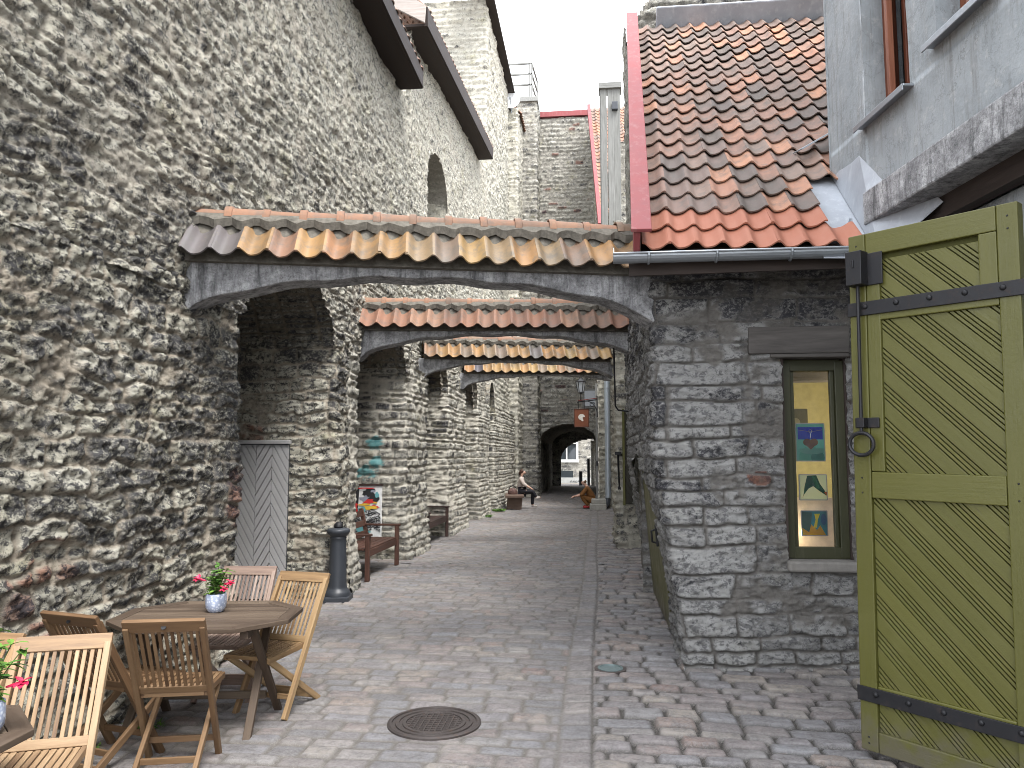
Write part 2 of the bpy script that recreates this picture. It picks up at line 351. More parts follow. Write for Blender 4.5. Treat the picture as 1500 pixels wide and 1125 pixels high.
        bm = bmesh.new(); bm.from_mesh(me); bmesh.ops.recalc_face_normals(bm, faces=bm.faces); bm.to_mesh(me); bm.free()
        if smooth: me.set_sharp_from_angle(angle=R(42))
        me.update(); o = bpy.data.objects.new(name, me); COL.objects.link(o)
        if parent is not None: o.parent = parent
        if bevel:
            b = o.modifiers.new('bevel', 'BEVEL'); b.width = bevel; b.segments = seg; b.limit_method = 'ANGLE'; b.angle_limit = R(40)
        return o

def tag(o, label=None, cat=None, group=None, kind=None):
    if label: o['label'] = label
    if cat: o['category'] = cat
    if group: o['group'] = group
    if kind: o['kind'] = kind
    return o
def thing(name, label, cat, loc=(0, 0, 0), rz=0, group=None):
    o = bpy.data.objects.new(name, None); o.empty_display_size = .2; COL.objects.link(o)
    o.location = loc; o.rotation_euler = (0, 0, rz); return tag(o, label, cat, group)
def copy_tree(o, parent=None):
    c = o.copy(); COL.objects.link(c)
    if parent is not None: c.parent = parent
    for ch in [q for q in bpy.data.objects if q.parent == o]: copy_tree(ch, c)
    return c

def grid_obj(name, mat, parent, P, keep, st, sb, smooth=True):
    nu, nv = P.shape[:2]
    idx = np.arange(nu * nv).reshape(nu, nv)
    q = np.stack([idx[:-1, :-1], idx[1:, :-1], idx[1:, 1:], idx[:-1, 1:]], -1)
    q = q[keep] if keep is not None else q.reshape(-1, 4)
    used = np.unique(q); re = np.full(nu * nv, -1); re[used] = np.arange(len(used)); q = re[q]
    V = P.reshape(-1, 3)[used]
    if parent is not None: V = V - np.array(parent.location)
    me = bpy.data.meshes.new(name); me.vertices.add(len(V)); me.vertices.foreach_set('co', V.ravel().astype(np.float32))
    me.loops.add(q.size); me.loops.foreach_set('vertex_index', q.ravel().astype(np.int32))
    me.polygons.add(len(q)); me.polygons.foreach_set('loop_start', np.arange(0, q.size, 4, dtype=np.int32))
    me.polygons.foreach_set('use_smooth', np.full(len(q), smooth))
    me.update(calc_edges=True)
    for nm, A in (('st', st), ('sb', sb)):
        a = me.attributes.new(nm, 'FLOAT_COLOR', 'POINT'); a.data.foreach_set('color', A.reshape(-1, 4)[used].ravel().astype(np.float32))
    me.materials.append(mat)
    o = bpy.data.objects.new(name, me); COL.objects.link(o)
    if parent is not None: o.parent = parent
    return o

def stone_patch(name, mat, parent, us, vs, mp, seed, ch=(.08, .2), sl=(.15, .5), warp=.03, joint=.006, edge=.03, depth=.03,
                rough=.02, crag=0.0, smear=.35, hole=None, dark_bias=None, paint=None, brick=None, flip=False, tone=None, low=.03, taper=True):
    U, V = np.meshgrid(np.asarray(us, float), np.asarray(vs, float), indexing='ij')
    P, N = mp(U, V)
    d, r1, r2 = masonry(U, V, seed, ch, sl, warp)
    h = sst(joint, joint + edge, d)
    if tone is not None: r1 = tone(U, V, r1)
    if callable(smear): smear = smear(U, V)
    mm = sst(.52, .62, fbm(U * 1.3, V * 1.7, 4, seed + 31) + (smear - .35))          # where mortar stands flush or is smeared over
    sm = mm * sst(.42, .6, fbm(U * 6, V * 8, 3, seed + 37))
    disp = h * depth * (.35 + 1.1 * r1) * (1 - .75 * sm)
    disp = disp + rough * (fbm(U * 7, V * 12, 5, seed + 41, .6) - .5) * 2 * (.35 + .65 * h)
    disp = disp + low * 2 * (fbm(U * .7, V * .7, 3, seed + 43) - .5)
    disp = disp + .010 * (fbm(U * 24, V * 30, 3, seed + 59, .65) - .5) * 2 * (rough > .015)
    if crag:
        rg = 1 - np.abs(2 * fbm(U * 4.6, V * 6.6, 5, seed + 47, .64) - 1)
        disp = disp + crag * (rg - .75) * 2.2 * (.35 + .65 * fbm(U * .9, V * 1.1, 2, seed + 51))
        rg2 = fbm(U * 13, V * 18, 4, seed + 53, .68); disp = disp + crag * .55 * (rg2 - .5) * 2
    P = P + N * disp[..., None]
    Uc = (U[:-1, :-1] + U[1:, 1:]) / 2; Vc = (V[:-1, :-1] + V[1:, 1:]) / 2
    keep = None if hole is None else ~hole(Uc, Vc)
    st = np.stack([r1, np.clip(np.maximum(1 - h, sm * .9), 0, 1), r2, np.ones_like(U)], -1)
    z = np.zeros_like(U)
    sb = np.stack([dark_bias(U, V, P) if dark_bias else z, paint(U, V, P) if paint else z,
                   brick(U, V, P, r1, r2, h) if brick else z, np.ones_like(U)], -1)
    if flip: P = P[::-1]; st = st[::-1]; sb = sb[::-1]; keep = None if keep is None else keep[::-1]
    return grid_obj(name, mat, parent, P, keep, st, sb)

def ribbon(poly, lean=None, rad=.04, sgn=1):
    """map (arc length, height) to a wall that follows the plan polyline, corners softened; normal on the right of travel"""
    p = np.array(poly, float); L = np.r_[0, np.cumsum(np.hypot(*np.diff(p, axis=0).T))]
    def at(u): return np.stack([np.interp(u, L, p[:, 0]), np.interp(u, L, p[:, 1])], -1)
    def mp(U, V):
        q = sum(at(U + k * rad) for k in (-1, -.5, 0, .5, 1)) / 5
        t = at(U + rad) - at(U - rad); t = t / np.maximum(np.linalg.norm(t, axis=-1, keepdims=True), 1e-6)
        n = np.stack([t[..., 1], -t[..., 0], np.zeros_like(U)], -1) * sgn
        P = np.concatenate([q, V[..., None]], -1)
        if lean is not None: P = P + lean(P)
        return P, n
    return mp, L
def steps(a, b, f):
    o = [a]
    while o[-1] < b: o.append(o[-1] + f(o[-1]))
    o[-1] = b; return np.array(o)
def quadmap(o, a, b):
    o, a, b = [np.array(q, float) for q in (o, a, b)]; n = np.cross(a, b); n /= np.linalg.norm(n)
    def mp(U, V): return o + U[..., None] * a + V[..., None] * b, np.broadcast_to(n, U.shape + (3,))
    return mp

def pantiles(mb, o, ax, up, nc, nr, w=.21, l=.316, amp=.026, keep=None, jitter=.006, newrows=0, kfun=None, th=.014, ns=10, longseg=2):
    """rows of S-shaped clay tiles from the eave upward; every tile a shell of its own"""
    o, ax, up = [np.array(q, float) for q in (o, ax, up)]; nz = np.cross(ax, up)
    t = np.linspace(0, 1.1, ns + 1)
    prof = amp * (np.cos(2 * PI * (t - .02)) + .22 * np.cos(4 * PI * (t - .06)))
    for r in range(nr):
        for c in range(nc):
            cen = o + ax * (c + .5) * w + up * (r + .5) * l
            if keep is not None and not keep(cen, c, r): continue
            dz = random.uniform(-jitter, jitter); dl = random.uniform(-jitter, jitter) * 1.5; sk = random.uniform(-.02, .02)
            V = []
            for s_ in (1, 0):                                     # top skin, then underside
                for j in range(longseg + 1):
                    q = j / longseg; ll = -.02 + q * (l + .06) + dl
                    n_ = .036 * (1 - q) + dz * (1 - q) - (0 if s_ else th)
                    for i in range(ns + 1):
                        V.append(o + ax * (c * w + t[i] * w + sk * q * .2) + up * (r * l + ll) + nz * (prof[i] + n_))
            F = []; k = ns + 1; half = k * (longseg + 1)
            for j in range(longseg):
                for i in range(ns):
                    a = j * k + i; F.append((a, a + 1, a + k + 1, a + k)); F.append((half + a, half + a + k, half + a + k + 1, half + a + 1))
            for i in range(ns): F.append((i, half + i, half + i + 1, i + 1))
            for j in range(longseg):
                F.append((j * k, (j + 1) * k, half + (j + 1) * k, half + j * k)); e = ns; F.append((j * k + e, half + j * k + e, half + (j + 1) * k + e, (j + 1) * k + e))
            mb.raw(V, F, None, None if kfun is None else kfun(c, r), 1.0 if r < newrows else 0)

def clip_poly(poly, x0, x1, y0, y1):
    for (ax_, lim, sg) in ((0, x0, 1), (0, x1, -1), (1, y0, 1), (1, y1, -1)):
        out = []
        for i in range(len(poly)):
            a, b = poly[i], poly[(i + 1) % len(poly)]; da = (a[ax_] - lim) * sg; db = (b[ax_] - lim) * sg
            if da >= 0: out.append(a)
            if da * db < 0:
                t = da / (da - db); out.append((a[0] + (b[0] - a[0]) * t, a[1] + (b[1] - a[1]) * t))
        poly = out
        if len(poly) < 3: return []
    return poly
def strips(mb, rect, slope, widths, gap, t, fr, mi=0):
    """slanted boards clipped to a rectangle (x0,x1,y0,y1); slope = dy/dx"""
    x0, x1, y0, y1 = rect; a = math.atan(slope); c = math.cos(a)
    lo = min(y0 - slope * x0, y0 - slope * x1) - .3; hi = max(y1 - slope * x0, y1 - slope * x1) + .3
    y = lo; i = 0
    while y < hi:
        h = widths[i % len(widths)] / c; i += 1
        p = [(x0 - .1, y + slope * (x0 - .1)), (x1 + .1, y + slope * (x1 + .1)), (x1 + .1, y + h + slope * (x1 + .1)), (x0 - .1, y + h + slope * (x0 - .1))]
        q = clip_poly(p, x0, x1, y0, y1)
        if len(q) >= 3: mb.prism(q, t, fr, lcdir=(1, slope), mi=mi)
        y += h + gap / c

# ================================================================== THE SETTING: ground and paved alley
g = MB(); g.box((0, 30, -.16), (240, 240, .2)); tag(g.build('ground', M['earth']), kind='structure')
def setts(name, us, vs, wide=0.0, drop=0.0):
    U, V = np.meshgrid(us, vs, indexing='ij')
    Vw = V + .05 * np.sin(U * .9) + .06 * (fbm(U * .5, V * .5, 2, 3) - .5)
    d, r1, r2 = masonry(U, Vw, 11, (.135, .20), (.20, .36), .014, 1.6)
    # single file of stones running down the alley, with a straight joint on both sides
    xc = -.12 + .018 * np.sin(V * .7) + .0065 * (V - 6)
    rs = np.random.RandomState(3); k = [-9.]
    while k[-1] < 60: k.append(k[-1] + rs.uniform(.17, .3))
    k = np.array(k); si = np.clip(np.searchsorted(k, V) - 1, 0, len(k) - 2)
    ds = np.minimum(np.minimum(V - k[si], k[si + 1] - V), .109 - np.abs(U - xc)); q = rs.rand(len(k))[si]
    ins = np.abs(U - xc) < .105
    d = np.where(ins, ds, np.minimum(d, np.abs(U - xc) - .101)); r1 = np.where(ins, q * .4 + .1, r1)
    right = sst(-.1, .25, U - xc) * (1 - sst(14, 20, V))
    h = sst(.006, .019 + .008 * r2 + wide, d)
    z = h * (.014 + .014 * right) * (.5 + r2) + .05 * (fbm(U * .55, V * .55, 3, 9) - .5) + .012 * (fbm(U * 2.5, V * 2.5, 3, 4) - .5) + .006 * (fbm(U * 12, V * 12, 3, 5) - .5)
    z = z + .02 * (r1 - .5) * h * .6 - .012 - drop
    wm = 1 - sst(.32, .46, np.hypot(U + 1.09, V - 5.27)); z = z * (1 - wm) - .004 * wm
    P = np.stack([U, V, z], -1)
    one = np.ones_like(U)
    sand = (1 - right) * .4
    grid_obj(name, M['setts'], None, P, None, np.stack([r1, 1 - h, r2, one], -1), np.stack([right, sand, one * 0, one], -1))
    tag(bpy.data.objects[name], kind='structure')
setts('cobbled_alley', np.arange(-4.7, 3.2, .0165), steps(2.4, 13, lambda y: .0125 + .0011 * (y - 2)))
setts('cobbled_path', np.arange(-4.7, 1.6, .034), steps(12.85, 49, lambda y: .024 + .0011 * (y - 13)), .012, .006)
setts('paved_path', np.arange(-4.7, 4.2, .06), np.arange(-7, 2.5, .06), .01, .006)

# ================================================================== LEFT: the long rubble building
XL = -3.3
lb = thing('stone_building', 'tall pale rubble building filling the left side, with arched ground niches and dark wooden eaves', 'building', (XL, 8, 0))
NI = [(6.8, 9.5, -4.6, 4.0), (10.45, 13.25, -4.35, 4.1), (14.95, 17.2, -4.2, 4.1), (19.6, 21.7, -4.2, 4.2), (24.0, 25.4, -4.0, 4.2)]
SPR = 3.2
pl = [(XL, 2.6)]
for y0, y1, xb, _ in NI: pl += [(XL, y0), (xb, y0 + .06), (xb, y1), (XL, y1)]
pl += [(XL + .1, 31.2)]
mpl, LL = ribbon(pl, lambda P: np.stack([.10 * np.clip(.9 - P[..., 2], 0, 1), 0 * P[..., 0], 0 * P[..., 0]], -1))
ys = np.array([p[1] for p in pl])
us = steps(0, LL[-1], lambda u: .0125 + .0020 * (np.interp(u, LL, ys) - 2.6))
def dark_bias(U, V, P):  # dark patches over the near wall, the pier and the niche tops
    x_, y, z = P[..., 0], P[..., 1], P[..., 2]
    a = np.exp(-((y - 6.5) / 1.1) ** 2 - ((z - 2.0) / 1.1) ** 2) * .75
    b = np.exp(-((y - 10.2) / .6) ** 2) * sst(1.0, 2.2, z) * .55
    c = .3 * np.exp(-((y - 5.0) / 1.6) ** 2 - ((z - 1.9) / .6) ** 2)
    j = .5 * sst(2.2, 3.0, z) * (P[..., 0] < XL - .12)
    return np.clip(a + b + c + j + .25 * sst(1.2, 2.4, z) * (y > 9) - .9 * (x_ < XL - .1) * (y > 9.2) * (z < 2.9), -.5, 1.2) - .12  # last term pales the first niche's jamb, painting in light it lacks
def paint(U, V, P):
    x, y, z = P[..., 0], P[..., 1], P[..., 2]
    on = (y > 13.0) & (y < 13.6) & (x < XL - .2)
    f = np.maximum(np.exp(-((x + 3.85) / .18) ** 2 - ((z - 2.02) / .16) ** 2), np.maximum(np.exp(-((x + 3.82) / .16) ** 2 - ((z - 1.68) / .15) ** 2), .8 * np.exp(-((x + 4.0) / .3) ** 2 - ((z - 1.5) / .2) ** 2)))
    return on * np.clip(sst(.44, .54, f * (.25 + 1.2 * fbm(x * 17, z * 22, 5, 77, .75))), 0, 1) * .8
def brick(U, V, P, r1, r2, h):
    y, z, x = P[..., 1], P[..., 2], P[..., 0]
    w = np.exp(-((y - 4.35) / .32) ** 2 - ((z - 1.0) / .3) ** 2) + .8 * np.exp(-((y - 6.75) / .3) ** 2 - ((z - 1.45) / .35) ** 2) + .28 * np.exp(-((y - 5.4) / 1.2) ** 2 - ((z - 1.0) / .4) ** 2)
    w = w + .8 * np.exp(-((y - 9.5) / .2) ** 2 - ((x + 4.4) / .25) ** 2 - ((z - 2.0) / .3) ** 2)
    return h * (w * (.4 + r1) > .55) * .75
k_ = np.searchsorted(us, LL[4] + .45)
stone_patch('wall', M['rubble'], lb, us[:k_ + 1], np.arange(-.06, 3.42, .0135), mpl, 21, (.08, .2), (.14, .45), .085, .004, .02, .025, .032, .042, .30, dark_bias=dark_bias, paint=paint, brick=brick, low=.06)
stone_patch('pier_wall', M['jamb'], lb, us[k_:], np.arange(-.06, 3.42, .02), mpl, 23, (.09, .19), (.18, .48), .03, .012, .018, .03, .022, .025, .34, dark_bias=lambda U, V, P: np.where(P[..., 0] < XL - .08, .75 * sst(1.5, 2.3, P[..., 2] + .5 * (fbm(U * 1.5, V * 1.5, 2, 5) - .5)) - .35, .1 * sst(1.5, 2.6, P[..., 2]) - .05), paint=paint, brick=brick, low=.05)  # stone inside the niches paler low down, darker higher up
def arch_z(y, y0, y1, spr, ap):
    s_ = np.clip((2 * y - y0 - y1) / (y1 - y0), -1, 1); return spr + (ap - spr) * np.sqrt(1 - s_ * s_)
def topz(y): return np.where(y < 13.42, 8.2, np.where(y < 24.3, 9.75 + .125 * (y - 13.3), 17.2))
WN = [(15.4, 17.7, 6.7, 7.6, 8.6, -4.0), (20.0, 21.2, 6.6, 7.0, 7.6, -3.9)]      # blind windows high in the wall: y0 y1 sill spring apex back
pu = [(XL, 2.6), (XL, 13.4), (XL - .14, 13.46), (XL - .14, 24.35)]
mpu, LU = ribbon(pu); yu = np.array([p[1] for p in pu])
def hole_u(U, V):
    y = np.interp(U, LU, yu); h = V > topz(y)
    for y0, y1, xb, ap in NI: h |= (y > y0) & (y < y1) & (V < arch_z(y, y0 + .08, y1 - .12, SPR - .05, ap - .1))
    for y0, y1, s0, sp, ap, xb in WN: h |= (y > y0) & (y < y1) & (V > s0) & (V < arch_z(y, y0 + .04, y1 - .08, sp, ap - .08))
    return h
def dark_bias_u(U, V, P):
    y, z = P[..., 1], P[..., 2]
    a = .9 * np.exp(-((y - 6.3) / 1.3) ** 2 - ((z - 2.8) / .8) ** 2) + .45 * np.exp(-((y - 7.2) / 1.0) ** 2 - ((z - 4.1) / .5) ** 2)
    return np.clip(a + .35 * np.exp(-((y - 4.5) / 1.5) ** 2 - ((z - 3.2) / 1.2) ** 2) + .4 * (1 - sst(3.2, 4.2, z)) * (y > 9), 0, 1) - .13 - .12 * sst(4, 7, z)  # darker patches low on the wall, a paler tone higher up
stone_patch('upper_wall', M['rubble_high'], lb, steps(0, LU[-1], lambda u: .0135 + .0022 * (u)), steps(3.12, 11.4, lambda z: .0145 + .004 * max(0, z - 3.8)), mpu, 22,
            (.06, .16), (.10, .36), .085, .004, .02, .020, .028, .036, .24, hole=hole_u, dark_bias=dark_bias_u, low=.05)
for i, (y0, y1, xb, ap) in enumerate(NI):
    def vm_(U, V, y0=y0, y1=y1, ap=ap):
        th = PI * U; yc = (y0 + y1) / 2; hw = (y1 - y0) / 2 + .02
        P = np.stack([V, yc - hw * np.cos(th), SPR + (ap + .02 - SPR) * np.sin(th)], -1)
        n = np.stack([0 * U, np.cos(th) / hw, -np.sin(th) / (ap - SPR)], -1); n /= np.linalg.norm(n, axis=-1, keepdims=True); return P, n
    stv = .02 if i < 2 else .045
    yy = np.linspace(0, 1, int((y1 - y0) * 1.4 / stv))
    def vmap(U, V, f=vm_, s_=(y1 - y0) * 1.3): return f(U / s_, V)
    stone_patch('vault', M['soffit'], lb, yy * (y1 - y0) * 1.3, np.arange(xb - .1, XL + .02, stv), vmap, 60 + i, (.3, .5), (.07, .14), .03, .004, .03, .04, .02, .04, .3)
    stone_patch('niche_back', M['coursed'] if i else M['rubble'], lb, np.arange(y0 - .1, y1 + .1, stv * 1.3), np.arange(3.1, ap + .15, stv * 1.3),
                quadmap((xb, 0, 0), (0, 1, 0), (0, 0, 1)), 70 + i, depth=.03, rough=.02, dark_bias=lambda U, V, P: 0 * U + .35)
for i, (y0, y1, s0, sp, ap, xb) in enumerate(WN):
    x0 = XL - .16
    mpw, Lw = ribbon([(x0, y0), (xb, y0 + .05), (xb, y1 - .02), (x0, y1)])
    stone_patch('window_recess', M['coursed'], lb, np.arange(0, Lw[-1], .045), np.arange(s0 - .1, ap + .1, .045), mpw, 80 + i, (.1, .2), (.2, .5), .03, crag=.02,
                hole=lambda U, V, a=(y0, y1, sp, ap), Lw=Lw, q=[y0, y0 + .05, y1 - .02, y1]: V > arch_z(np.interp(U, Lw, q) * .999 + .01, *a) + .06)
    def vw(U, V, y0=y0, y1=y1, sp=sp, ap=ap):
        th = PI * U; yc = (y0 + y1) / 2; hw = (y1 - y0) / 2
        P = np.stack([V, yc - hw * np.cos(th), sp + (ap - sp) * np.sin(th)], -1)
        n = np.stack([0 * U, np.cos(th), -np.sin(th)], -1); return P, n
    stone_patch('window_vault', M['coursed_grey'], lb, np.linspace(0, 1, 60), np.arange(xb - .05, x0 + .03, .05), vw, 84 + i, (.3, .5), (.03, .06), .01)
    m = MB(); m.box(((x0 + xb) / 2, (y0 + y1) / 2, s0 - .04), (x0 - xb + .06, y1 - y0 + .1, .1)); m.build('sill', M['hat'], lb, .015, world=True)
# wooden eaves and the roof slopes that rest on them
def eave(name, y0, z0, y1, z1, x, out, dep, tag_):
    m = MB()
    m.bar((x + out * .5, y0, z0), (x + out * .5, y1, z1), out, .05)                    # soffit board
    m.bar((x + out + .02, y0, z0 + dep * .5 - .02), (x + out + .02, y1, z1 + dep * .5 - .02), .045, dep)   # fascia
    m.bar((x + out * .55, y1 + .015, z1 - .02), (x + out * .55, y1 + .015, z1 + dep * 1.3), out, .04, (0, 1, 0))
    return m.build(name, M['eave_wood'], lb, .006, world=True)
eave('eave', 2.6, 8.12, 12.4, 8.12, XL - .1, .50, .30, 0)
eave('eave', 13.3, 9.78, 22.6, 10.9, XL - .16, .42, .36, 0)
m = MB()
m.prism([(XL - .75, 10.35), (XL + .26, 9.78), (XL + .28, 10.10), (XL - .75, 10.85)], .05, ((0, 13.27, 0), (1, 0, 0), (0, 0, 1)))
m.build('gable_board', M['pale_board'], lb, .006, world=True)
def tile_edge(name, p0, p1, run, n, par, w=.24):
    p0, p1 = Vector(p0), Vector(p1); ax = (p1 - p0).normalized(); up = Vector((-1, 0, .9)); up = (up - ax * up.dot(ax)).normalized()
    mb = MB(); L = (p1 - p0).length
    pantiles(mb, p1, -ax, Vector((-up.x, -up.y, -up.z)) * -1, int(L / w), run, w, .33, .03, longseg=1, ns=7)
    return mb.build(name, M['red_cap_tile'], par, world=True)
tile_edge('roof', (XL + .45, 2.6, 8.42), (XL + .45, 12.4, 8.42), 3, 0, lb)
tile_edge('roof', (XL + .30, 13.3, 10.16), (XL + .30, 22.7, 11.28), 5, 0, lb)
m = MB()
m.prism([(XL + .3, 8.42), (XL - 6, 12.5), (XL - 6, 0), (XL - 5.8, 0), (XL - 5.8, 12.2), (XL + .3, 8.3)], 9.8, ((0, 12.4, 0), (1, 0, 0), (0, 0, 1)))
m.build('roof_deck', M['eave_wood'], lb, world=True)

# ================================================================== the tower and stepped blocks farther along the left
tw = thing('stone_tower', 'tallest pale limestone tower block behind the rubble building, its light face turned to the viewer', 'tower', (-3.45, 24.4, 0))
mpt, LT = ribbon([(-9, 24.4), (-3.48, 24.4), (-3.48, 31.1)], rad=.03)
stone_patch('wall', M['coursed'], tw, np.arange(0, LT[-1], .05), np.arange(2.6, 17.25, .05), mpt, 31, (.12, .24), (.25, .7), .035, .006, .05, .05, .03, .04, .3,
            hole=lambda U, V: ((U > 5.52) & (V < 2.7)) | ((U < 5.4) & (V < 8.5)))
m = MB(); pantiles(m, (-3.2, 31.0, 17.1), (0, -1, 0), Vector((-.72, 0, .7)), 40, 4, .24, .33, .03, longseg=1, ns=7)
m.build('roof', M['red_cap_tile'], tw, world=True)
m = MB(); m.bar((-3.32, 23.4, 17.06), (-3.32, 31.0, 17.06), .3, .1); m.bar((-6, 27.5, 18.2), (-6, 31, 18.2), .2, .1); m.build('eave', M['eave_wood'], tw, .006, world=True)

dp = thing('stone_wall', 'narrow pale stone wall with a small tiled cap beside the tower, the dish standing on it', 'wall', (-3.1, 31, 0))
mpd, LD = ribbon([(-4.2, 31.0), (-3.08, 31.0), (-3.08, 33.1)], rad=.03)
stone_patch('wall_face', M['coursed'], dp, np.arange(0, LD[-1], .05), np.arange(-.05, 16.5, .055), mpd, 32, (.12, .24), (.2, .5), .03, .006, .05, .05, .03, .03, .3, dark_bias=lambda U, V, P: .1 + 0 * U)
m = MB(); pantiles(m, (-2.9, 33.0, 16.3), (0, -1, 0), Vector((-.75, 0, .66)), 8, 3, .24, .33, .03, longseg=1, ns=7); m.build('tile_cap', M['red_cap_tile'], dp, world=True)

ep = thing('stone_block', 'grey stone block topped by a flat roof terrace beside the end gable', 'building', (-2.45, 33, 0))
mpe, LE = ribbon([(-3.3, 33.0), (-2.42, 33.0), (-2.42, 34.7)], rad=.03)
stone_patch('wall', M['coursed_grey'], ep, np.arange(0, LE[-1], .05), np.arange(-.05, 17.7, .055), mpe, 33, (.12, .24), (.2, .5), .03, .006, .05, .05, .03, .03, .25, dark_bias=lambda U, V, P: .25 * (1 - sst(3, 9, V)) + .2)  # wall tone darker towards the bottom
m = MB(); m.box((-3.0, 33.9, 17.75), (1.3, 2.0, .22)); m.build('terrace_slab', M['grey_board'], ep, .02, world=True)
rl = thing('railing', 'grey metal terrace railing against the white sky', 'railing', (-2.6, 33.1, 17.86))
for nm, seg in (('post', [((-2.62, 33.0, 17.86), (-2.62, 33.0, 19.45)), ((-2.74, 33.0, 17.86), (-2.74, 33.0, 19.45)), ((-2.5, 34.7, 17.86), (-2.5, 34.7, 19.45))]),
                ('handrail', [((-4.2, 33.0, 19.45), (-2.6, 33.0, 19.45)), ((-2.62, 33.0, 19.45), (-2.5, 34.7, 19.45))]),
                ('crossbar', [((-4.2, 33.0, 18.95), (-2.6, 33.0, 18.95)), ((-4.2, 33.0, 18.45), (-2.6, 33.0, 18.45)), ((-2.62, 33, 18.95), (-2.5, 34.7, 18.95)), ((-2.62, 33, 18.45), (-2.5, 34.7, 18.45))])):
    for a, b in seg:
        m = MB(); m.bar(a, b, .07, .07); m.build(nm, M['grey_board'], rl, .008, world=True)
sd = thing('satellite_dish', 'small white satellite dish beside the terrace railing', 'satellite dish', (-3.32, 30.9, 16.3))
Mx = Matrix.Rotation(R(80), 3, 'X') @ Matrix.Rotation(R(0), 3, 'Z')
m = MB(); m.lathe([(.02, -.06), (.2, -.04), (.36, .02), (.37, .03), (.36, .035), (.2, -.025), (.02, -.045)], 24, (0, -.15, .35), Mx); m.build('dish', M['dish_white'], sd, smooth=True)
m = MB(); m.tube([(0, 0, -.1), (0, 0, .3), (0, -.1, .35)], .03); m.tube([(0, -.14, .1), (0, -.55, .25)], .015); m.box((0, -.57, .27), (.07, .09, .07)); m.build('mast', M['zinc'], sd)

# ================================================================== the end building with the vaulted passage, and the court beyond
eb = thing('end_building', 'stone gable closing the alley, with a dark arched passage through it and a red coping', 'building', (-1.2, 34.6, 0))
TX0, TX1, TSP, TAP = -2.46, .13, 2.35, 3.2
stone_patch('wall', M['coursed_grey'], eb, np.arange(-2.6, .75, .045), np.arange(-.05, 17.6, .05), quadmap((0, 34.6, 0), (1, 0, 0), (0, 0, 1)), 35, (.12, .26), (.2, .6), .04, .006, .05, .06, .03, .04, .33,
            hole=lambda U, V: (U > TX0) & (U < TX1) & (V < arch_z(U, TX0, TX1, TSP, TAP)), dark_bias=lambda U, V, P: .3 * (1 - sst(3, 12, V)), brick=lambda U, V, P, r1, r2, h: h * (r2 > .96) * (V > 3))  # gable tone darker towards the bottom
def tv(U, V):
    th = PI * U; xc = (TX0 + TX1) / 2; hw = (TX1 - TX0) / 2 + .02
    P = np.stack([xc - hw * np.cos(th), V, TSP + (TAP - TSP + .02) * np.sin(th)], -1)
    return P, np.stack([np.cos(th), 0 * U, -np.sin(th)], -1)
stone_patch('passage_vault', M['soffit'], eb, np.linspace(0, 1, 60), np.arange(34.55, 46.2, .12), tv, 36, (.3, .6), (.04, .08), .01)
for x, s_ in ((TX0, 1), (TX1, -1)):
    o_ = (x, 34.6, 0) if s_ == 1 else (x, 46.2, 0)
    stone_patch('passage_wall', M['coursed_grey'], eb, np.arange(0, 11.6, .1), np.arange(-.05, TSP + .1, .08), quadmap(o_, (0, s_, 0), (0, 0, 1)), 37, (.12, .24), dark_bias=lambda U, V, P: .5 + 0 * U)
stone_patch('passage_end', M['coursed_grey'], eb, np.arange(-2.6, .6, .06), np.arange(-.05, 3.6, .06), quadmap((0, 45.6, 0), (1, 0, 0), (0, 0, 1)), 38, (.12, .24), dark_bias=lambda U, V, P: .5 + 0 * U,
            hole=lambda U, V: (U > -1.95) & (U < 1.6) & (V < arch_z(U, -1.95, 1.7, 1.5, 2.75)))
m = MB(); m.box((-.9, 34.72, 17.72), (3.3, .5, .26)); m.build('coping', M['red_board'], eb, .01, world=True)
m = MB(); m.prism([(-2.6, 34.9), (.9, 34.9), (.9, 46), (-2.6, 46)], .2, ((0, 0, 17.3), (1, 0, 0), (0, 1, 0))); m.box((-2.75, 40.5, 10), (.1, 11.5, 15)); m.box((1.2, 40.5, 10), (.1, 11.5, 15)); m.box((-.85, 46.25, 10.6), (3.6, .1, 14))
m.build('roof_deck', M['eave_wood'], eb, world=True)
m = MB()
for x, z in ((-.12, 4.35),):
    m.box((x, 34.57, z), (.75, .1, .9))
wf = m.build('window_frame', M['grey_board'], eb, .01, world=True)
m = MB(); m.box((-.12, 34.51, 4.35), (.55, .02, .7)); m.build('pane', M['dark_glass'], wf).matrix_parent_inverse = Matrix.Translation(-Vector(eb.location))
fb = thing('courtyard_house', 'pale stone house across the court, glimpsed through the dark passage', 'house', (-1, 52, 0))
stone_patch('wall', M['coursed_grey'], fb, np.arange(-5, 3, .07), np.arange(-.3, 16, .07), quadmap((0, 52, 0), (1, 0, 0), (0, 0, 1)), 39, (.12, .22), (.25, .6), dark_bias=lambda U, V, P: .5 + 0 * U)  # unseen upper wall carried high to keep sky light out of the court
m = MB(); m.box((-1, 51.9, .0), (8, .14, .62)); m.build('plinth', M['plaster_white'], fb, .01, world=True)
m = MB()
for x in (-2.55, -1.12): m.box((x, 51.9, 2.3), (.16, .12, 1.9))
for z in (1.42, 3.2): m.box((-1.83, 51.895, z), (1.66, .13, .2))
m.box((-1.83, 51.9, 2.3), (.1, .11, 1.6)); m.box((-1.83, 51.9, 2.6), (1.4, .1, .08))
wf = m.build('window', M['white_paint'], fb, .01, world=True)
m = MB(); m.box((-.83, -.06, 2.3), (1.4, .03, 1.7)); m.build('pane', M['dark_glass'], wf)
m = MB(); m.box((-.95, -.06, .52), (1.1, .04, .5)); m.build('cellar_window', M['dark_glass'], fb, .01)
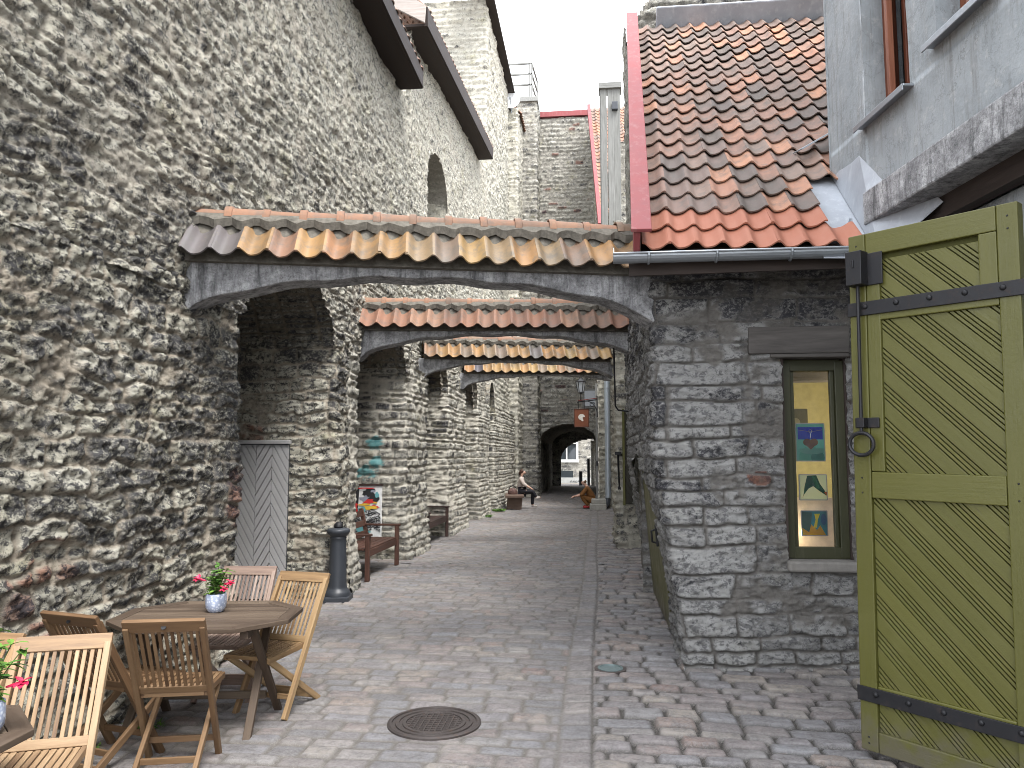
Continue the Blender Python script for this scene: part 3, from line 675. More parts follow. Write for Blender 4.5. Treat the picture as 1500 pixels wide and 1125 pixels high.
for i in range(4):
    p = [(-.55 + .18 * i + .06 * math.cos(t * 1.7 + i), -.185, .05 + .07 * math.sin(t * 2.3 + i * 2)) for t in np.linspace(0, 4, 9)]
    m = MB() if i == 0 else m; m.tube(p, .008, 5)
m.build('scrawl', M['iron'], fb)
m = MB(); m.box((-.33, 46.5, .8), (.16, .16, 1.62)); tag(m.build('gate_post', M['iron_paint'], None, .02), 'taller dark gate post just beyond the passage, beside the stone pier', 'gate post', 'gate posts beyond the passage')
m = MB(); m.box((-.80, 46.5, .42), (.2, .16, .86)); tag(m.build('gate_post', M['iron_paint'], None, .02), 'shorter dark gate post just beyond the passage', 'gate post', 'gate posts beyond the passage')
pr_ = thing('stone_pier', 'stone pier narrowing the far mouth of the passage on its right', 'pier', (.25, 46.6, 0))
stone_patch('pier_face', M['coursed_grey'], pr_, np.arange(0, 2.0, .06), np.arange(-.05, 2.6, .06), ribbon([(-.16, 47.4), (-.16, 46.3), (.8, 46.3)], rad=.03)[0], 57)
m = MB(); m.box((.35, 46.9, 2.62), (1.1, 1.2, .12)); m.build('cap', M['sill_stone'], pr_, .02, world=True)

# ================================================================== RIGHT: the low stone house with the pantile roof
nh = thing('stone_house', 'low grey slab stone house with steep orange pantile roof on the right', 'house', (1.6, 6.8, 0))
HP = [(.76, 12.1), (.76, 6.74), (2.9, 6.92)]
def hlean(P):
    w = -.22 * sst(.1, 1.9, P[..., 2]) * np.exp(-np.clip(P[..., 0] - .76, 0, 9) / .3)
    return np.stack([w, 0 * w, 0 * w], -1)
mph, LH = ribbon(HP, hlean, .035)
WX0, WX1, WZ0, WZ1 = 1.635, 2.175, .9, 2.64
def hole_h(U, V):
    x = .76 + (U - LH[1]) * .9965; y = 12.1 - U
    return ((x > WX0) & (x < WX1) & (V > WZ0) & (V < WZ1)) | ((y > 7.9) & (y < 10.35) & (V < np.where(y > 9.1, arch_z(y, 7.9, 10.35, 1.35, 1.9), np.interp(y, [7.9, 9.1], [1.2, 1.9]))))
def brick_h(U, V, P, r1, r2, h):
    x, z = P[..., 0], P[..., 2]
    return h * (np.exp(-((x - 1.42) / .14) ** 2 - ((z - 1.62) / .09) ** 2) * (.5 + r1) > .5)
def dark_bias_h(U, V, P):
    x, y, z = P[..., 0], P[..., 1], P[..., 2]
    return np.clip(.7 * sst(2.75, 3.2, z) + .75 * np.exp(-((x - .57) / .06) ** 2) * sst(.9, 1.6, z) * (y < 6.95), 0, 1) - .05  # darker towards the wall top and in a strip at the corner
stone_patch('wall', M['house_stone'], nh, np.r_[steps(0, LH[1], lambda u: .045 - .005 * u)[:-1], np.arange(LH[1], LH[-1], .012)], np.arange(-.06, 3.62, .012), mph, 41,
            (.10, .25), (.30, .75), .045, .005, .012, .034, .032, .03, lambda U, V: .26 + .32 * sst(.30, .45, U - LH[1] + .10 * np.sin(V * 5)) * sst(.25, .6, V), tone=lambda U, V, q: np.clip(np.where((U > LH[1]) & (U < LH[1] + .55), .55 + .45 * q, q * .75), 0, 1), hole=hole_h, dark_bias=dark_bias_h, brick=brick_h, low=.02)
# gable above the eave, and the rear
stone_patch('gable', M['coursed_grey'], nh, np.arange(0, 5.6, .05), np.arange(3.5, 8.6, .05), quadmap((.56, 12.1, 0), (0, -1, 0), (0, 0, 1)), 42, hole=lambda U, V: V > 3.3 + .95 * (12.1 - U - 6.1))
# window niche lining, window, lintel, sill
Lx = lambda y: 6.74 + (y - .76) * .084
m = MB()
for x in (WX0 - .015, WX1 + .015): m.box((x, Lx(x) + .21, (WZ0 + WZ1) / 2), (.05, .40, WZ1 - WZ0 + .06))
m.box(((WX0 + WX1) / 2, Lx(1.8) + .21, WZ1 + .02), (WX1 - WX0 + .08, .40, .05)); m.build('window_reveal', M['house_stone_plain'] if 'house_stone_plain' in M else M['eave_wood'], nh, world=True)
m = MB(); m.box(((WX0 + WX1) / 2 + .02, Lx(1.8) + .07, WZ0 - .03), (.62, .34, .09)); m.build('sill', M['sill_stone'], nh, .02, world=True)
m = MB(); m.box((1.76, Lx(1.7) + .03, 2.79), (.84, .24, .235)); m.box((1.85, Lx(1.8) + .02, 2.655), (.66, .22, .035)); m.build('lintel', M['old_beam'], nh, .012, world=True)
fy = Lx(1.8) + .10
m = MB()
for x in (WX0 + .045, WX1 - .045): m.box((x, fy, 1.77), (.075, .07, 1.70))
for z in (.965, 2.585): m.box(((WX0 + WX1) / 2, fy + .003, z), (WX1 - WX0 - .065, .065, .1))
for x in (WX0 + .1, WX1 - .1): m.box((x, fy + .02, 1.77), (.035, .05, 1.56))
wf = m.build('window_frame', M['olive_dark'], nh, .006, world=True)
gl = bpy.data.materials.new('clear_window_glass'); gl.use_nodes = True; t_ = gl.node_tree; t_.nodes.clear()
o_ = t_.nodes.new('ShaderNodeOutputMaterial'); a_ = t_.nodes.new('ShaderNodeBsdfTransparent'); b_ = t_.nodes.new('ShaderNodeBsdfGlossy'); b_.inputs['Roughness'].default_value = .03
f_ = t_.nodes.new('ShaderNodeFresnel'); f_.inputs[0].default_value = 1.45; x_ = t_.nodes.new('ShaderNodeMixShader')
t_.links.new(f_.outputs[0], x_.inputs[0]); t_.links.new(a_.outputs[0], x_.inputs[1]); t_.links.new(b_.outputs[0], x_.inputs[2]); t_.links.new(x_.outputs[0], o_.inputs[0])
m = MB(); m.box(((WX0 + WX1) / 2, fy + .03, 1.775), (WX1 - WX0 - .12, .008, 1.6)); p_ = m.build('pane', gl, wf); p_.location = -Vector(nh.location)
# the lit workshop behind the window
M['warm_wall'] = plain('warm_interior_plaster', (.42, .39, .20), .9)
M['cream'] = plain('cream_board', (.75, .62, .48), .8)
m = MB()
y0, y1, x0, x1, z0, z1 = Lx(1.8) + .42, 8.9, .98, 3.2, .55, 2.9
m.box(((x0 + x1) / 2, y1, 1.7), (x1 - x0, .05, 2.4)); m.box((x0, (y0 + y1) / 2, 1.7), (.05, y1 - y0, 2.4)); m.box((x1, (y0 + y1) / 2, 1.7), (.05, y1 - y0, 2.4))
m.box(((x0 + x1) / 2, (y0 + y1) / 2, z1), (x1 - x0, y1 - y0, .05)); m.box(((x0 + x1) / 2, (y0 + y1) / 2, z0), (x1 - x0, y1 - y0, .05))
m.box(((x0 + WX0) / 2 - .05, y0, 1.7), (WX0 - x0 - .02, .05, 2.4)); m.box(((x1 + WX1) / 2 + .05, y0, 1.7), (x1 - WX1 - .02, .05, 2.4)); m.box((1.8, y0, .7), (.6, .05, .4)); m.box((1.8, y0, 2.77), (.6, .05, .25))
m.build('interior', M['warm_wall'], nh, world=True)
m = MB(); m.box((2.05, 8.0, 2.62), (1.6, .14, .16)); m.build('ceiling_beam', M['old_beam'], nh, .01, world=True)
bl = bpy.data.materials.new('lamp_bulb'); bl.use_nodes = True; e_ = bl.node_tree.nodes['Principled BSDF']; e_.inputs['Emission Color'].default_value = (1, .72, .38, 1); e_.inputs['Emission Strength'].default_value = 6
lp = thing('lamp', 'small warm lit bulb at the low left inside the stone house window', 'lamp', (1.655, fy + .2, .93))
m = MB(); m.lathe([(.04, 0), (.04, .01), (.012, .02), (.012, .07)], 16); m.build('stand', M['iron'], lp, smooth=True)
m = MB(); m.lathe([(.01, .07), (.02, .08), (.028, .105), (.02, .13), (.005, .14)], 16); m.build('bulb', bl, lp, smooth=True)
for z, px, py, en in ((1.10, 1.67, fy + .2, 1.6), (1.6, 2.3, 7.8, 6), (2.4, 2.6, 7.8, 2.5)):
    l_ = bpy.data.lights.new('lamp_light', 'POINT'); l_.energy = en; l_.color = (1, .84, .58); l_.shadow_soft_size = .03
    lo = bpy.data.objects.new('lamp_light', l_); COL.objects.link(lo); lo.location = (px, py, z)
# roof
ang = math.atan2(4.78, 5.05); UPV = Vector((.035, math.cos(ang), math.sin(ang))).normalized()
roofo = Vector((.40, 6.13, 3.47)); AX = Vector((1, 0, 0)); AX = (AX - UPV * AX.dot(UPV)).normalized()
def keep_t(c, i, r):
    if c[1] < 7.06: return c[0] < 2.0 - .035 * r
    return c[0] < 3.9
m = MB(); pantiles(m, roofo, AX, UPV, 16, 22, .21, .316, .028, keep_t, .006, 2, ns=12)
m.build('roof', M['roof_tile'], nh, world=True, smooth=True)
m = MB(); nz = AX.cross(UPV)
def rp(a, b, c=0): return roofo + AX * a + UPV * b + nz * c
V = [rp(0, .05, -.06), rp(3.6, .05, -.06), rp(3.6, 6.95, -.06), rp(0, 6.95, -.06)]; V += [q - nz * .1 for q in V]
m.raw([tuple(q) for q in V], [(0, 1, 2, 3), (7, 6, 5, 4), (0, 4, 5, 1), (1, 5, 6, 2), (2, 6, 7, 3), (3, 7, 4, 0)]); m.build('roof_deck', M['eave_wood'], nh, world=True)
m = MB()
m.bar(rp(-.04, -.08, .06), rp(-.04, 6.98, .06), .05, .30, nz); m.bar(rp(-.01, -.1, .205), rp(-.01, 6.98, .205), .16, .03, nz)
m.build('verge_board', M['red_board'], nh, .006, world=True)
m = MB(); m.bar((.3, 6.22, 3.36), (2.0, 6.22, 3.38), .03, .2); m.build('eave_board', M['eave_wood'], nh, world=True)
# half-round gutter with brackets
gt = MB(); prof = [(-.065 * math.cos(a), -.065 * math.sin(a)) for a in np.linspace(0, PI, 10)] + [(.06 * math.cos(a), -.06 * math.sin(a)) for a in np.linspace(0, PI, 10)]
gt.prism(prof, 2.05, ((.17, 6.09, 3.40), (0, 1, 0), (0, 0, 1)))
gt.lathe([(.002, 0), (.064, 0), (.064, .006), (.002, .006)], 20, (.17, 6.09, 3.40), Matrix.Rotation(R(90), 3, 'Y'))
for x in (.45, .98, 1.55, 2.05): gt.tube([(x, 6.09 - .07 * math.cos(a), 3.40 - .07 * math.sin(a)) for a in np.linspace(-.1, PI + .1, 10)], .011, 6)
gt.tube([(.17, 6.022, 3.402), (2.22, 6.022, 3.402)], .010, 8)
gt.build('gutter', M['zinc'], nh, smooth=False, world=True)
# lead valley and flashing against the grey building
m = MB()
def sheet(pts, mat, name, par, th=.006):
    b = MB(); n = len(pts); P = [Vector(p) for p in pts]; nn = (P[1] - P[0]).cross(P[-1] - P[0]).normalized() * th
    b.raw([tuple(p) for p in P] + [tuple(p - nn) for p in P], [tuple(range(n)), tuple(range(2 * n - 1, n - 1, -1))] + [(i, i + n, (i + 1) % n + n, (i + 1) % n) for i in range(n)])
    return b.build(name, mat, par, world=True)
sheet([rp(1.40, -.10, -.05), rp(2.05, -.12, -.05), rp(1.82, 1.42, -.05), rp(1.36, 1.42, -.05)], M['lead'], 'valley_sheet', nh)
sheet([rp(1.80, -.13, -.04), rp(2.1, -.22, .46), rp(1.86, 1.42, .44), rp(1.76, 1.42, -.04)], M['lead'], 'flashing', nh)
sheet([rp(1.45, 1.72, .07), rp(1.52, 1.68, .13), rp(1.88, 2.05, .16), rp(1.84, 2.12, .10)], M['zinc'], 'metal_strip', nh, .012)
m = MB(); m.bar(rp(.35, 7.02, .09), rp(3.6, 7.02, .12), .05, .36, nz); m.build('ridge_flashing', M['lead'], nh, .02, world=True)
# side door leaf in its arched recess
sdr = thing('plank_door', 'olive chevron plank door set in the arched recess of the low stone house', 'door', (.775, 9.1, 0))
sdr.rotation_euler = (0, R(-4.5), 0)
m = MB(); strips(m, (-1.25, 1.2, .03, 1.95), -1.6, [.13], .008, .02, ((0, 0, 0), (0, -1, 0), (0, 0, 1))); m.build('planks', M['olive'], sdr)
m = MB(); m.box((.045, 0, 1.0), (.03, 2.5, 1.98)); m.build('backing', M['olive_dark'], sdr)
m = MB(); m.box((-.06, -.95, .98), (.025, .05, .22)); m.tube([(-.05, -.95, 1.05), (-.11, -.95, 1.03), (-.11, -.95, .92), (-.05, -.95, .9)], .012); m.build('handle', M['iron'], sdr, .004)
m = MB(); m.box((1.02, 9.1, -.0), (.36, 2.5, .12)); m.build('threshold', M['hat'], nh, .02, world=True)
stone_patch('door_reveal', M['house_stone'], nh, np.arange(0, .5, .03), np.arange(-.05, 2.1, .03), quadmap((.62, 10.32, 0), (1, 0, 0), (0, 0, 1)), 43, low=.0)
m = MB(); m.box((.98, 8.95, 2.02), (.5, 2.9, .22)); m.build('door_lintel', M['old_beam'], nh, .02, world=True)

# rough stone mass above the ridge
up_ = thing('stone_gable', 'rough grey stone gable rising behind the ridge of the low house', 'wall', (2.4, 11.6, 0))
stone_patch('face', M['coursed_grey'], up_, np.arange(0, 5.2, .03), np.arange(7.6, 12, .03), quadmap((.62, 11.5, 0), (1, 0, 0), (0, 0, 1)), 44, (.12, .3), (.3, .8), .05, crag=.05, depth=.06,
            hole=lambda U, V: V > 8.35 + 1.5 * U + .18 * np.floor(U * 3) / 3 + .12 * fbm(U * 4, V * 0, 3, 5))
m = MB(); m.prism([(.75, 0), (5.5, 0), (5.5, 11.5), (2.8, 11.5), (.75, 8.4)], 1.2, ((0, 12.8, 0), (1, 0, 0), (0, 0, 1))); m.build('core', M['bedding'], up_, world=True)

# ================================================================== the grey rendered building at the right edge
gb = thing('rendered_building', 'tall grey blue rendered building on the right edge with brown casement windows', 'building', (2.4, 5, 0))
GO = np.array((2.21, 7.12, 0)); GD = np.array((.1318, -.9913, 0))
def gp(u, z, off=0): return tuple(GO + GD * u + np.array((-.9913, -.1318, 0)) * off + np.array((0, 0, z)))
def gmap(U, V):
    P = GO + U[..., None] * GD + V[..., None] * np.array((0, 0, 1.)); n = np.broadcast_to(np.array((-.9913, -.1318, 0)), P.shape)
    return P + n * (.02 * (fbm(U * 1.5, V * 1.5, 4, 8) - .5) + .004 * (fbm(U * 12, V * 12, 3, 9) - .5))[..., None], n
W1, W2 = (.66, 1.34, 4.56, 6.3), (1.70, 2.34, 4.70, 6.3)
us_ = np.unique(np.r_[np.arange(0, 4, .03), np.arange(4, 12, .2), W1[0], W1[1], W2[0], W2[1]]); vs_ = np.unique(np.r_[np.arange(3.9, 6.8, .03), 6.8, 9, 12, 4.56, 4.70, 6.3])
U, V = np.meshgrid(us_, vs_, indexing='ij'); P, _ = gmap(U, V); Uc = (U[1:, 1:] + U[:-1, :-1]) / 2; Vc = (V[1:, 1:] + V[:-1, :-1]) / 2
hol = np.zeros_like(Uc, bool)
for a, b, c, d in (W1, W2): hol |= (Uc > a) & (Uc < b) & (Vc > c) & (Vc < d)
zz = np.stack([0 * U, 0 * U, 0 * U, 1 + 0 * U], -1)
grid_obj('wall', M['render'], gb, P, ~hol, zz, zz)
m = MB(); m.bar((3.2, 7.14, 7.9), (2.2, 7.14, 7.9), .02, 8.4); m.build('end_wall', M['render'], gb, world=True)
for a, b, c, d in (W1, W2):
    m = MB()
    m.bar(gp(a - .02, (c + d) / 2, -.17), gp(a + .0, (c + d) / 2, -.17), .34, d - c); m.bar(gp(b, (c + d) / 2, -.17), gp(b + .02, (c + d) / 2, -.17), .34, d - c); m.bar(gp(a, d + .012, -.17), gp(b, d + .012, -.17), .34, .02)
    m.build('reveal', M['render'], gb, world=True)
    m = MB()
    for q in (a + .04, b - .04): m.bar(gp(q - .035, (c + d) / 2, -.22), gp(q + .035, (c + d) / 2, -.22), .09, d - c - .02)
    m.bar(gp(a, c + .04, -.225), gp(b, c + .04, -.225), .085, .07); m.bar(gp(a, d - .04, -.225), gp(b, d - .04, -.225), .085, .07)
    wf = m.build('window', M['win_wood'], gb, .008, world=True)
    m = MB()
    for hx, s_ in ((a + .09, 1), (b - .09, -1)):               # two casements, standing a little ajar
        e_ = hx + s_ * (b - a) * .36
        p0 = Vector(gp(hx, 0, -.19)); p1 = Vector(gp(e_, 0, -.05 if s_ == 1 else -.19)); dd = (p1 - p0)
        for q in (0, 1): c_ = p0 + dd * q; m.bar(c_ + Vector((0, 0, c + .1)), c_ + Vector((0, 0, d - .1)), .05, .05, (1, 0, 0))
        for z in (c + .12, c + .62, d - .12): m.bar(p0 + Vector((0, 0, z)), p1 + Vector((0, 0, z)), .04, .05)
    m.build('casement', M['win_wood'], wf, .006).location = -Vector(gb.location)
    m = MB()
    for hx, s_ in ((a + .09, 1), (b - .09, -1)):
        e_ = hx + s_ * (b - a) * .36; p0 = Vector(gp(hx, (c + d) / 2, -.19)); p1 = Vector(gp(e_, (c + d) / 2, -.05 if s_ == 1 else -.19)); m.bar(p0, p1, .008, d - c - .2)
    m.build('pane', M['dark_glass'], wf).location = -Vector(gb.location)
    m = MB(); m.bar(gp(a, (c + d) / 2, -.45), gp(b, (c + d) / 2, -.45), .02, d - c); m.build('curtain', plain('grey_curtain', (.12, .12, .12), .9), gb, world=True)
    m = MB(); m.bar(gp(a - .05, c - .012, -.06), gp(b + .05, c - .012, -.06), .28, .02); m.bar(gp(a - .05, c - .03, .085), gp(b + .05, c - .03, .085), .012, .05); m.build('sill', M['zinc'], gb, .004, world=True)
# jutting ledge, dark slot below it, and the lower wall
m = MB(); m.bar(gp(.78, 3.79, -.13), gp(12, 3.79, -.13), .5, .27); m.bar(gp(.80, 3.94, -.15), gp(12, 3.94, -.15), .45, .03); m.build('ledge', M['concrete_pale'] if 'concrete_pale' in M else M['concrete'], gb, .03, world=True)
m = MB(); m.bar(gp(.78, 3.58, -.15), gp(12, 3.58, -.15), .1, .16); m.build('ledge_bearer', M['eave_wood'], gb, world=True)
m = MB(); m.bar(gp(.85, 1.75, -.33), gp(12, 1.75, -.33), .2, 3.5); m.build('lower_wall', M['render_dark'] if 'render_dark' in M else M['render'], gb, world=True)
m = MB(); m.prism([(2.7, 7.1), (9, 7.1), (9, -6), (4.1, -6)], 9, ((0, 0, 3.3), (1, 0, 0), (0, 1, 0))); m.build('core', M['render'], gb, world=True)
m = MB(); m.lathe([(.0, 0), (.035, 0), (.035, .012), (0, .012)], 16, gp(.66, 3.72, .16), Matrix.Rotation(R(-90), 3, 'Y')); m.build('bracket_plate', M['zinc'], gb, world=True)

# ================================================================== right side farther on
rw = thing('side_wall', 'long stone wall behind the low house, carrying the right ends of the far arches', 'wall', (1.1, 18, 0))
mpr, LR = ribbon([(1.05, 26.6), (1.05, 16.7), (.44, 16.68), (.44, 15.35), (1.05, 15.33), (1.05, 12.0)], rad=.03)
stone_patch('wall_face', M['coursed'], rw, np.arange(0, LR[-1], .04), np.arange(-.05, 6.6, .045), mpr, 51, (.1, .22), (.2, .6), .03, .006, .04, .05, .03, .03, .33, dark_bias=lambda U, V, P: .25 + 0 * U,
            hole=lambda U, V: (U > 9.6) & (U < 12.2) & (V > .86) & (V < 2.66) & False)
m = MB(); m.box((2.2, 19.3, 6.5), (2.4, 14.6, .2)); m.build('coping', M['hat'], rw, world=True)
rh = thing('rear_house', 'far stone house on the right with steep tiled roof and red verge', 'house', (1.2, 27, 0))
stone_patch('wall', M['coursed'], rh, np.arange(0, 3, .045), np.arange(-.05, 9.9, .05), quadmap((.17, 26.6, 0), (1, 0, 0), (0, 0, 1)), 52, (.1, .22), (.2, .6), .03, .006, .04, .05, .03, .02, .33, dark_bias=lambda U, V, P: .12 + 0 * U)
stone_patch('side_wall', M['coursed_grey'], rh, np.arange(0, 8.1, .06), np.arange(-.05, 17.2, .06), quadmap((.17, 34.65, 0), (0, -1, 0), (0, 0, 1)), 53, (.1, .22), (.2, .6), hole=lambda U, V: V > 9.8 + 1.05 * (34.65 - U - 26.6))
a2 = math.atan2(7.9, 7.5); u2 = Vector((-.035, math.cos(a2), math.sin(a2))).normalized(); x2 = Vector((1, 0, 0)); x2 = (x2 - u2 * x2.dot(u2)).normalized(); o2 = Vector((.36, 26.5, 9.75)); n2 = x2.cross(u2)
m = MB(); pantiles(m, o2, x2, u2, 8, 33, .22, .33, .03, longseg=1, ns=7, kfun=lambda c, r: random.uniform(.6, 1)); m.build('roof', M['roof_tile'], rh, world=True)
m = MB(); m.bar(o2 + x2 * -.06 + n2 * .08, o2 + x2 * -.06 + u2 * 10.9 + n2 * .08, .14, .3, n2); m.build('verge_board', M['red_board'], rh, .01, world=True)
m = MB(); V = [o2 + n2 * -.05, o2 + x2 * 2 + n2 * -.05, o2 + x2 * 2 + u2 * 10.9 + n2 * -.05, o2 + u2 * 10.9 + n2 * -.05]; V += [q - n2 * .1 for q in V]
m.raw([tuple(q) for q in V], [(0, 1, 2, 3), (7, 6, 5, 4), (0, 4, 5, 1), (1, 5, 6, 2), (2, 6, 7, 3), (3, 7, 4, 0)]); m.build('roof_deck', M['eave_wood'], rh, world=True)
ck = thing('chimney_stack', 'stone stack with a tall grey weathered board casing beside the tiled roof', 'chimney', (.9, 20.4, 6.6))
stone_patch('stack', M['coursed_grey'], ck, np.arange(0, 3.2, .045), np.arange(6.4, 11.2, .045), ribbon([(.52, 22), (.52, 20.6), (2.4, 20.6)], rad=.03)[0], 54, (.12, .26), (.25, .6), crag=.04, hole=lambda U, V: V > 9.9 + .5 * np.floor(U))
m = MB()
for i, x in enumerate((.36, .55, .72)): m.box((x, 20.35, 9.6 + .02 * i), (.17, .05, 4.5))
m.box((.28, 20.6, 9.6), (.05, .5, 4.5)); m.box((.54, 20.5, 11.9), (.62, .5, .16)); m.build('board_casing', M['grey_board'], ck, .006, world=True)
m = MB(); m.box((.66, 20.28, 11.3), (.16, .14, .22)); m.build('floodlight', M['iron_paint'], ck, .01, world=True)
m = MB(); m.box((1.5, 21.3, 8.4), (1.6, 1.0, 3.9)); m.build('core', M['bedding'], ck, world=True)

# ================================================================== the four tiled flying arches
def arch(p0, p1, zb, ht, mat, lab, tiles, rise=.36, th=.30, tl=.47, ncol=17):
    p0 = np.array((*p0, 0.)); p1 = np.array((*p1, 0.)); L = np.linalg.norm(p1 - p0); ax = (p1 - p0) / L; by = np.array((-ax[1], ax[0], 0))
    t = thing('tiled_arch', lab, 'arch', tuple((p0 + p1) / 2 + by * th / 2 + np.array((0, 0, zb))), 0, 'tiled arches spanning the alley')
    top = zb + ht
    s = np.linspace(-.12, L + .15, 41); q = np.clip(s / L, 0, 1)
    low = zb + (rise + .025) * np.sqrt(np.clip(1 - (2 * q - 1) ** 2, 0, 1)) ** 1.15 + .012 * np.sin(q * 37)
    poly = [(-.12, top)] + list(zip(s, low)) + [(L + .15, top)]
    m = MB()                                                    # beam: strips so the long face stays well shaped
    for i in range(len(s) - 1): pass
    m.prism([(a, b) for a, b in poly], -th, (p0, ax, np.array((0, 0, 1.))))
    m.build('beam', M['concrete'], t, .015, world=True)
    m = MB(); rz = top + .40; c = p0 + by * th / 2
    w = L / ncol; dn = np.array((0, 0, -1.)); run = th / 2 + .17
    upf = (by * run + np.array((0, 0, .36))); upf /= np.linalg.norm(upf)
    pantiles(m, c - by * run + np.array((0, 0, top + .02)) + ax * .02, ax, upf, ncol, 1, w, tl, w * .155, jitter=.008, ns=12, longseg=3)
    upb = (-by * run + np.array((0, 0, .36))); upb /= np.linalg.norm(upb)
    pantiles(m, c + by * run + np.array((0, 0, top + .02)) + ax * L, -ax, upb, ncol, 1, w, tl, w * .155, jitter=.008, ns=12, longseg=2)
    m.build('tiles', mat, t, world=True, smooth=True)
    m = MB()
    core = [(-run + .1, top - .02), (run - .1, top - .02), (.05, rz - .03), (-.05, rz - .03)]
    m.prism(core, L - .02, (c + ax * .01, by * 1.0, np.array((0, 0, 1.))) if np.cross(by, (0, 0, 1.)).dot(ax) > 0 else (c + ax * (L - .01), by, np.array((0, 0, 1.))))
    # lumpy bedding mortar under the ridge tiles
    n = 90
    for sd_ in (-1, 1):
        V = []; F = []
        for i in range(n + 1):
            a = c + ax * (L * i / n); ph = math.cos(2 * PI * (i / n * ncol)); dr = .03 + .026 * ph + .03 * random.random()
            for j, (o_, zz_) in enumerate(((.02, rz + .04), (.085, rz + .025), (.10 + dr * .75, rz + .0 - dr * .75), (.085 + dr * .7, rz - .06 - dr * .9))): V.append(a + by * o_ * sd_ + np.array((0, 0, zz_)))
        for i in range(n):
            for j in range(3): F.append((i * 4 + j, i * 4 + j + 1, i * 4 + j + 5, i * 4 + j + 4))
        m.raw(V, F)
    m.build('ridge_mortar', M['bedding'], t, world=True)
    m = MB(); nr = max(6, int(L / .30)); rl_ = L / nr
    for i in range(nr):
        rr = .10 + random.uniform(-.006, .006); a = c + ax * (i * rl_ - .02) + np.array((0, 0, rz - .012 + random.uniform(-.006, .006))); V = []; F = []
        for e, (ll, kk) in enumerate(((0, 1.13), (.06, 1.13), (.065, 1.0), (rl_ + .03, .92))):
            for k in range(9):
                an = PI * k / 8
                V.append(a + ax * ll + by * math.cos(an) * rr * kk + np.array((0, 0, math.sin(an) * rr * kk)))
            for k in range(9):
                an = PI * k / 8
                V.append(a + ax * ll + by * math.cos(an) * (rr * kk - .014) + np.array((0, 0, math.sin(an) * (rr * kk - .014))))
        for e in range(3):
            for k in range(8):
                q = e * 18 + k; F.append((q, q + 1, q + 19, q + 18)); F.append((q + 9, q + 27, q + 28, q + 10))
        for k in range(8): F.append((k, k + 9, k + 10, k + 1)); F.append((54 + k, 54 + k + 1, 54 + k + 10, 54 + k + 9))
        m.raw(V, F)
    m.build('ridge_tiles', M['ridge_tile'], t, world=True, smooth=True)
    return t
A1 = arch((-3.33, 5.84), (.56, 6.78), 2.93, .47, M['cap_tile'], 'nearest concrete arch over the alley, capped with ochre, slate blue and orange pantiles', 0, ncol=18)
A2 = arch((-3.33, 10.6), (.68, 11.15), 3.17, .44, M['red_cap_tile'], 'second concrete arch, its tile cap all dull red with a mortar patch', 0, ncol=17)
A3 = arch((-3.33, 14.7), (.5, 15.6), 3.29, .42, M['cap_tile'], 'third arch, its ochre and dark tiles framed by the red capped arch', 0, ncol=17)
A4 = arch((-3.33, 19.4), (1.1, 20.2), 3.50, .42, M['cap_tile'], 'farthest arch, mostly hidden, its orange tiles above the passage', 0, ncol=19)

# ================================================================== the big olive shutter door standing open
sh = thing('shutter_door', 'tall olive green door leaf standing open, with black strap hinges and bolt', 'door', (2.255, 4.31, 0))
d_ = Vector((1.585 - 2.24, 4.99 - 4.31, 0)); SW = d_.length; sh.rotation_euler = (0, R(-.9), math.atan2(d_.y, d_.x))
# local frame: x from hinge to free edge, +y the side seen in the picture (away from the hinge wall), z up
FR = lambda y: ((0, y, 0), (1, 0, 0), (0, 0, 1))
ST = 3.16; B0 = .035
def bd(mb, x0, x1, z0, z1, y0, y1): mb.box(((x0 + x1) / 2, (y0 + y1) / 2, (z0 + z1) / 2), (x1 - x0, y1 - y0, z1 - z0))
YF = .030                                               # face of the frame; panels lie behind
m = MB(); bd(m, .012, SW - .012, B0 + .01, ST - .01, -.045, -.012); m.build('backing', M['groove'], sh)
m = MB()
bd(m, 0, .105, B0, ST, -.05, YF)                        # hinge stile
bd(m, SW - .105, SW, B0, ST, -.05, YF); bd(m, SW - .19, SW - .1075, 1.69, 2.985, -.05, YF - .002)     # free stile, doubled above
bd(m, .1075, SW - .1075, ST - .14, ST, -.05, YF - .001); bd(m, .1075, .20, 2.70, ST - .142, -.05, YF - .002)
bd(m, .1075, SW - .1075, 1.53, 1.687, -.05, YF - .001); bd(m, .1075, SW - .1075, B0, .155, -.05, YF - .001)
bd(m, .1075, SW - .1075, 2.61, 2.70, -.05, YF - .004); bd(m, .1075, SW - .1075, .33, .42, -.05, YF - .006)
m.build('frame', M['olive'], sh, .006)
m = MB()
for x0, x1, z0, z1 in ((.20, SW - .19, 2.70, 2.985), (.1075, SW - .19, 1.687, 2.61), (.1075, SW - .1075, .42, 1.53), (.1075, SW - .1075, .155, .33)):
    strips(m, (x0, x1, z0, z1), .98, [.078, .015, .015, .015], .007, .020, FR(.008))
m.build('panel', M['olive'], sh, .0015, seg=1)
m = MB()
for z in (.08, .115, 1.56, 1.65, 3.02, 3.09):
    for x in (.05, SW - .05): m.lathe([(0, 0), (.006, 0), (.004, .003), (0, .0035)], 8, (x, YF, z), Matrix.Rotation(R(-90), 3, 'X'))
m.build('nail_heads', M['iron'], sh)
for z, tilt in ((2.69, 0), (.365, 0)):
    m = MB(); m.box((SW / 2 - .04, YF + .006, z), (SW + .10, .012, .085))
    for q in (.08, .27, .46, .65, .84):
        if q < SW: m.lathe([(.0, 0), (.018, 0), (.014, .010), (.006, .014), (0, .0145)], 12, (q, YF + .012, z + .01), Matrix.Rotation(R(-90), 3, 'X'))
    m.tube([(-.09, -.0, z - .06), (-.09, -.0, z + .06)], .022, 10)
    m.build('strap_hinge', M['iron'], sh, .003)
bx = SW - .075
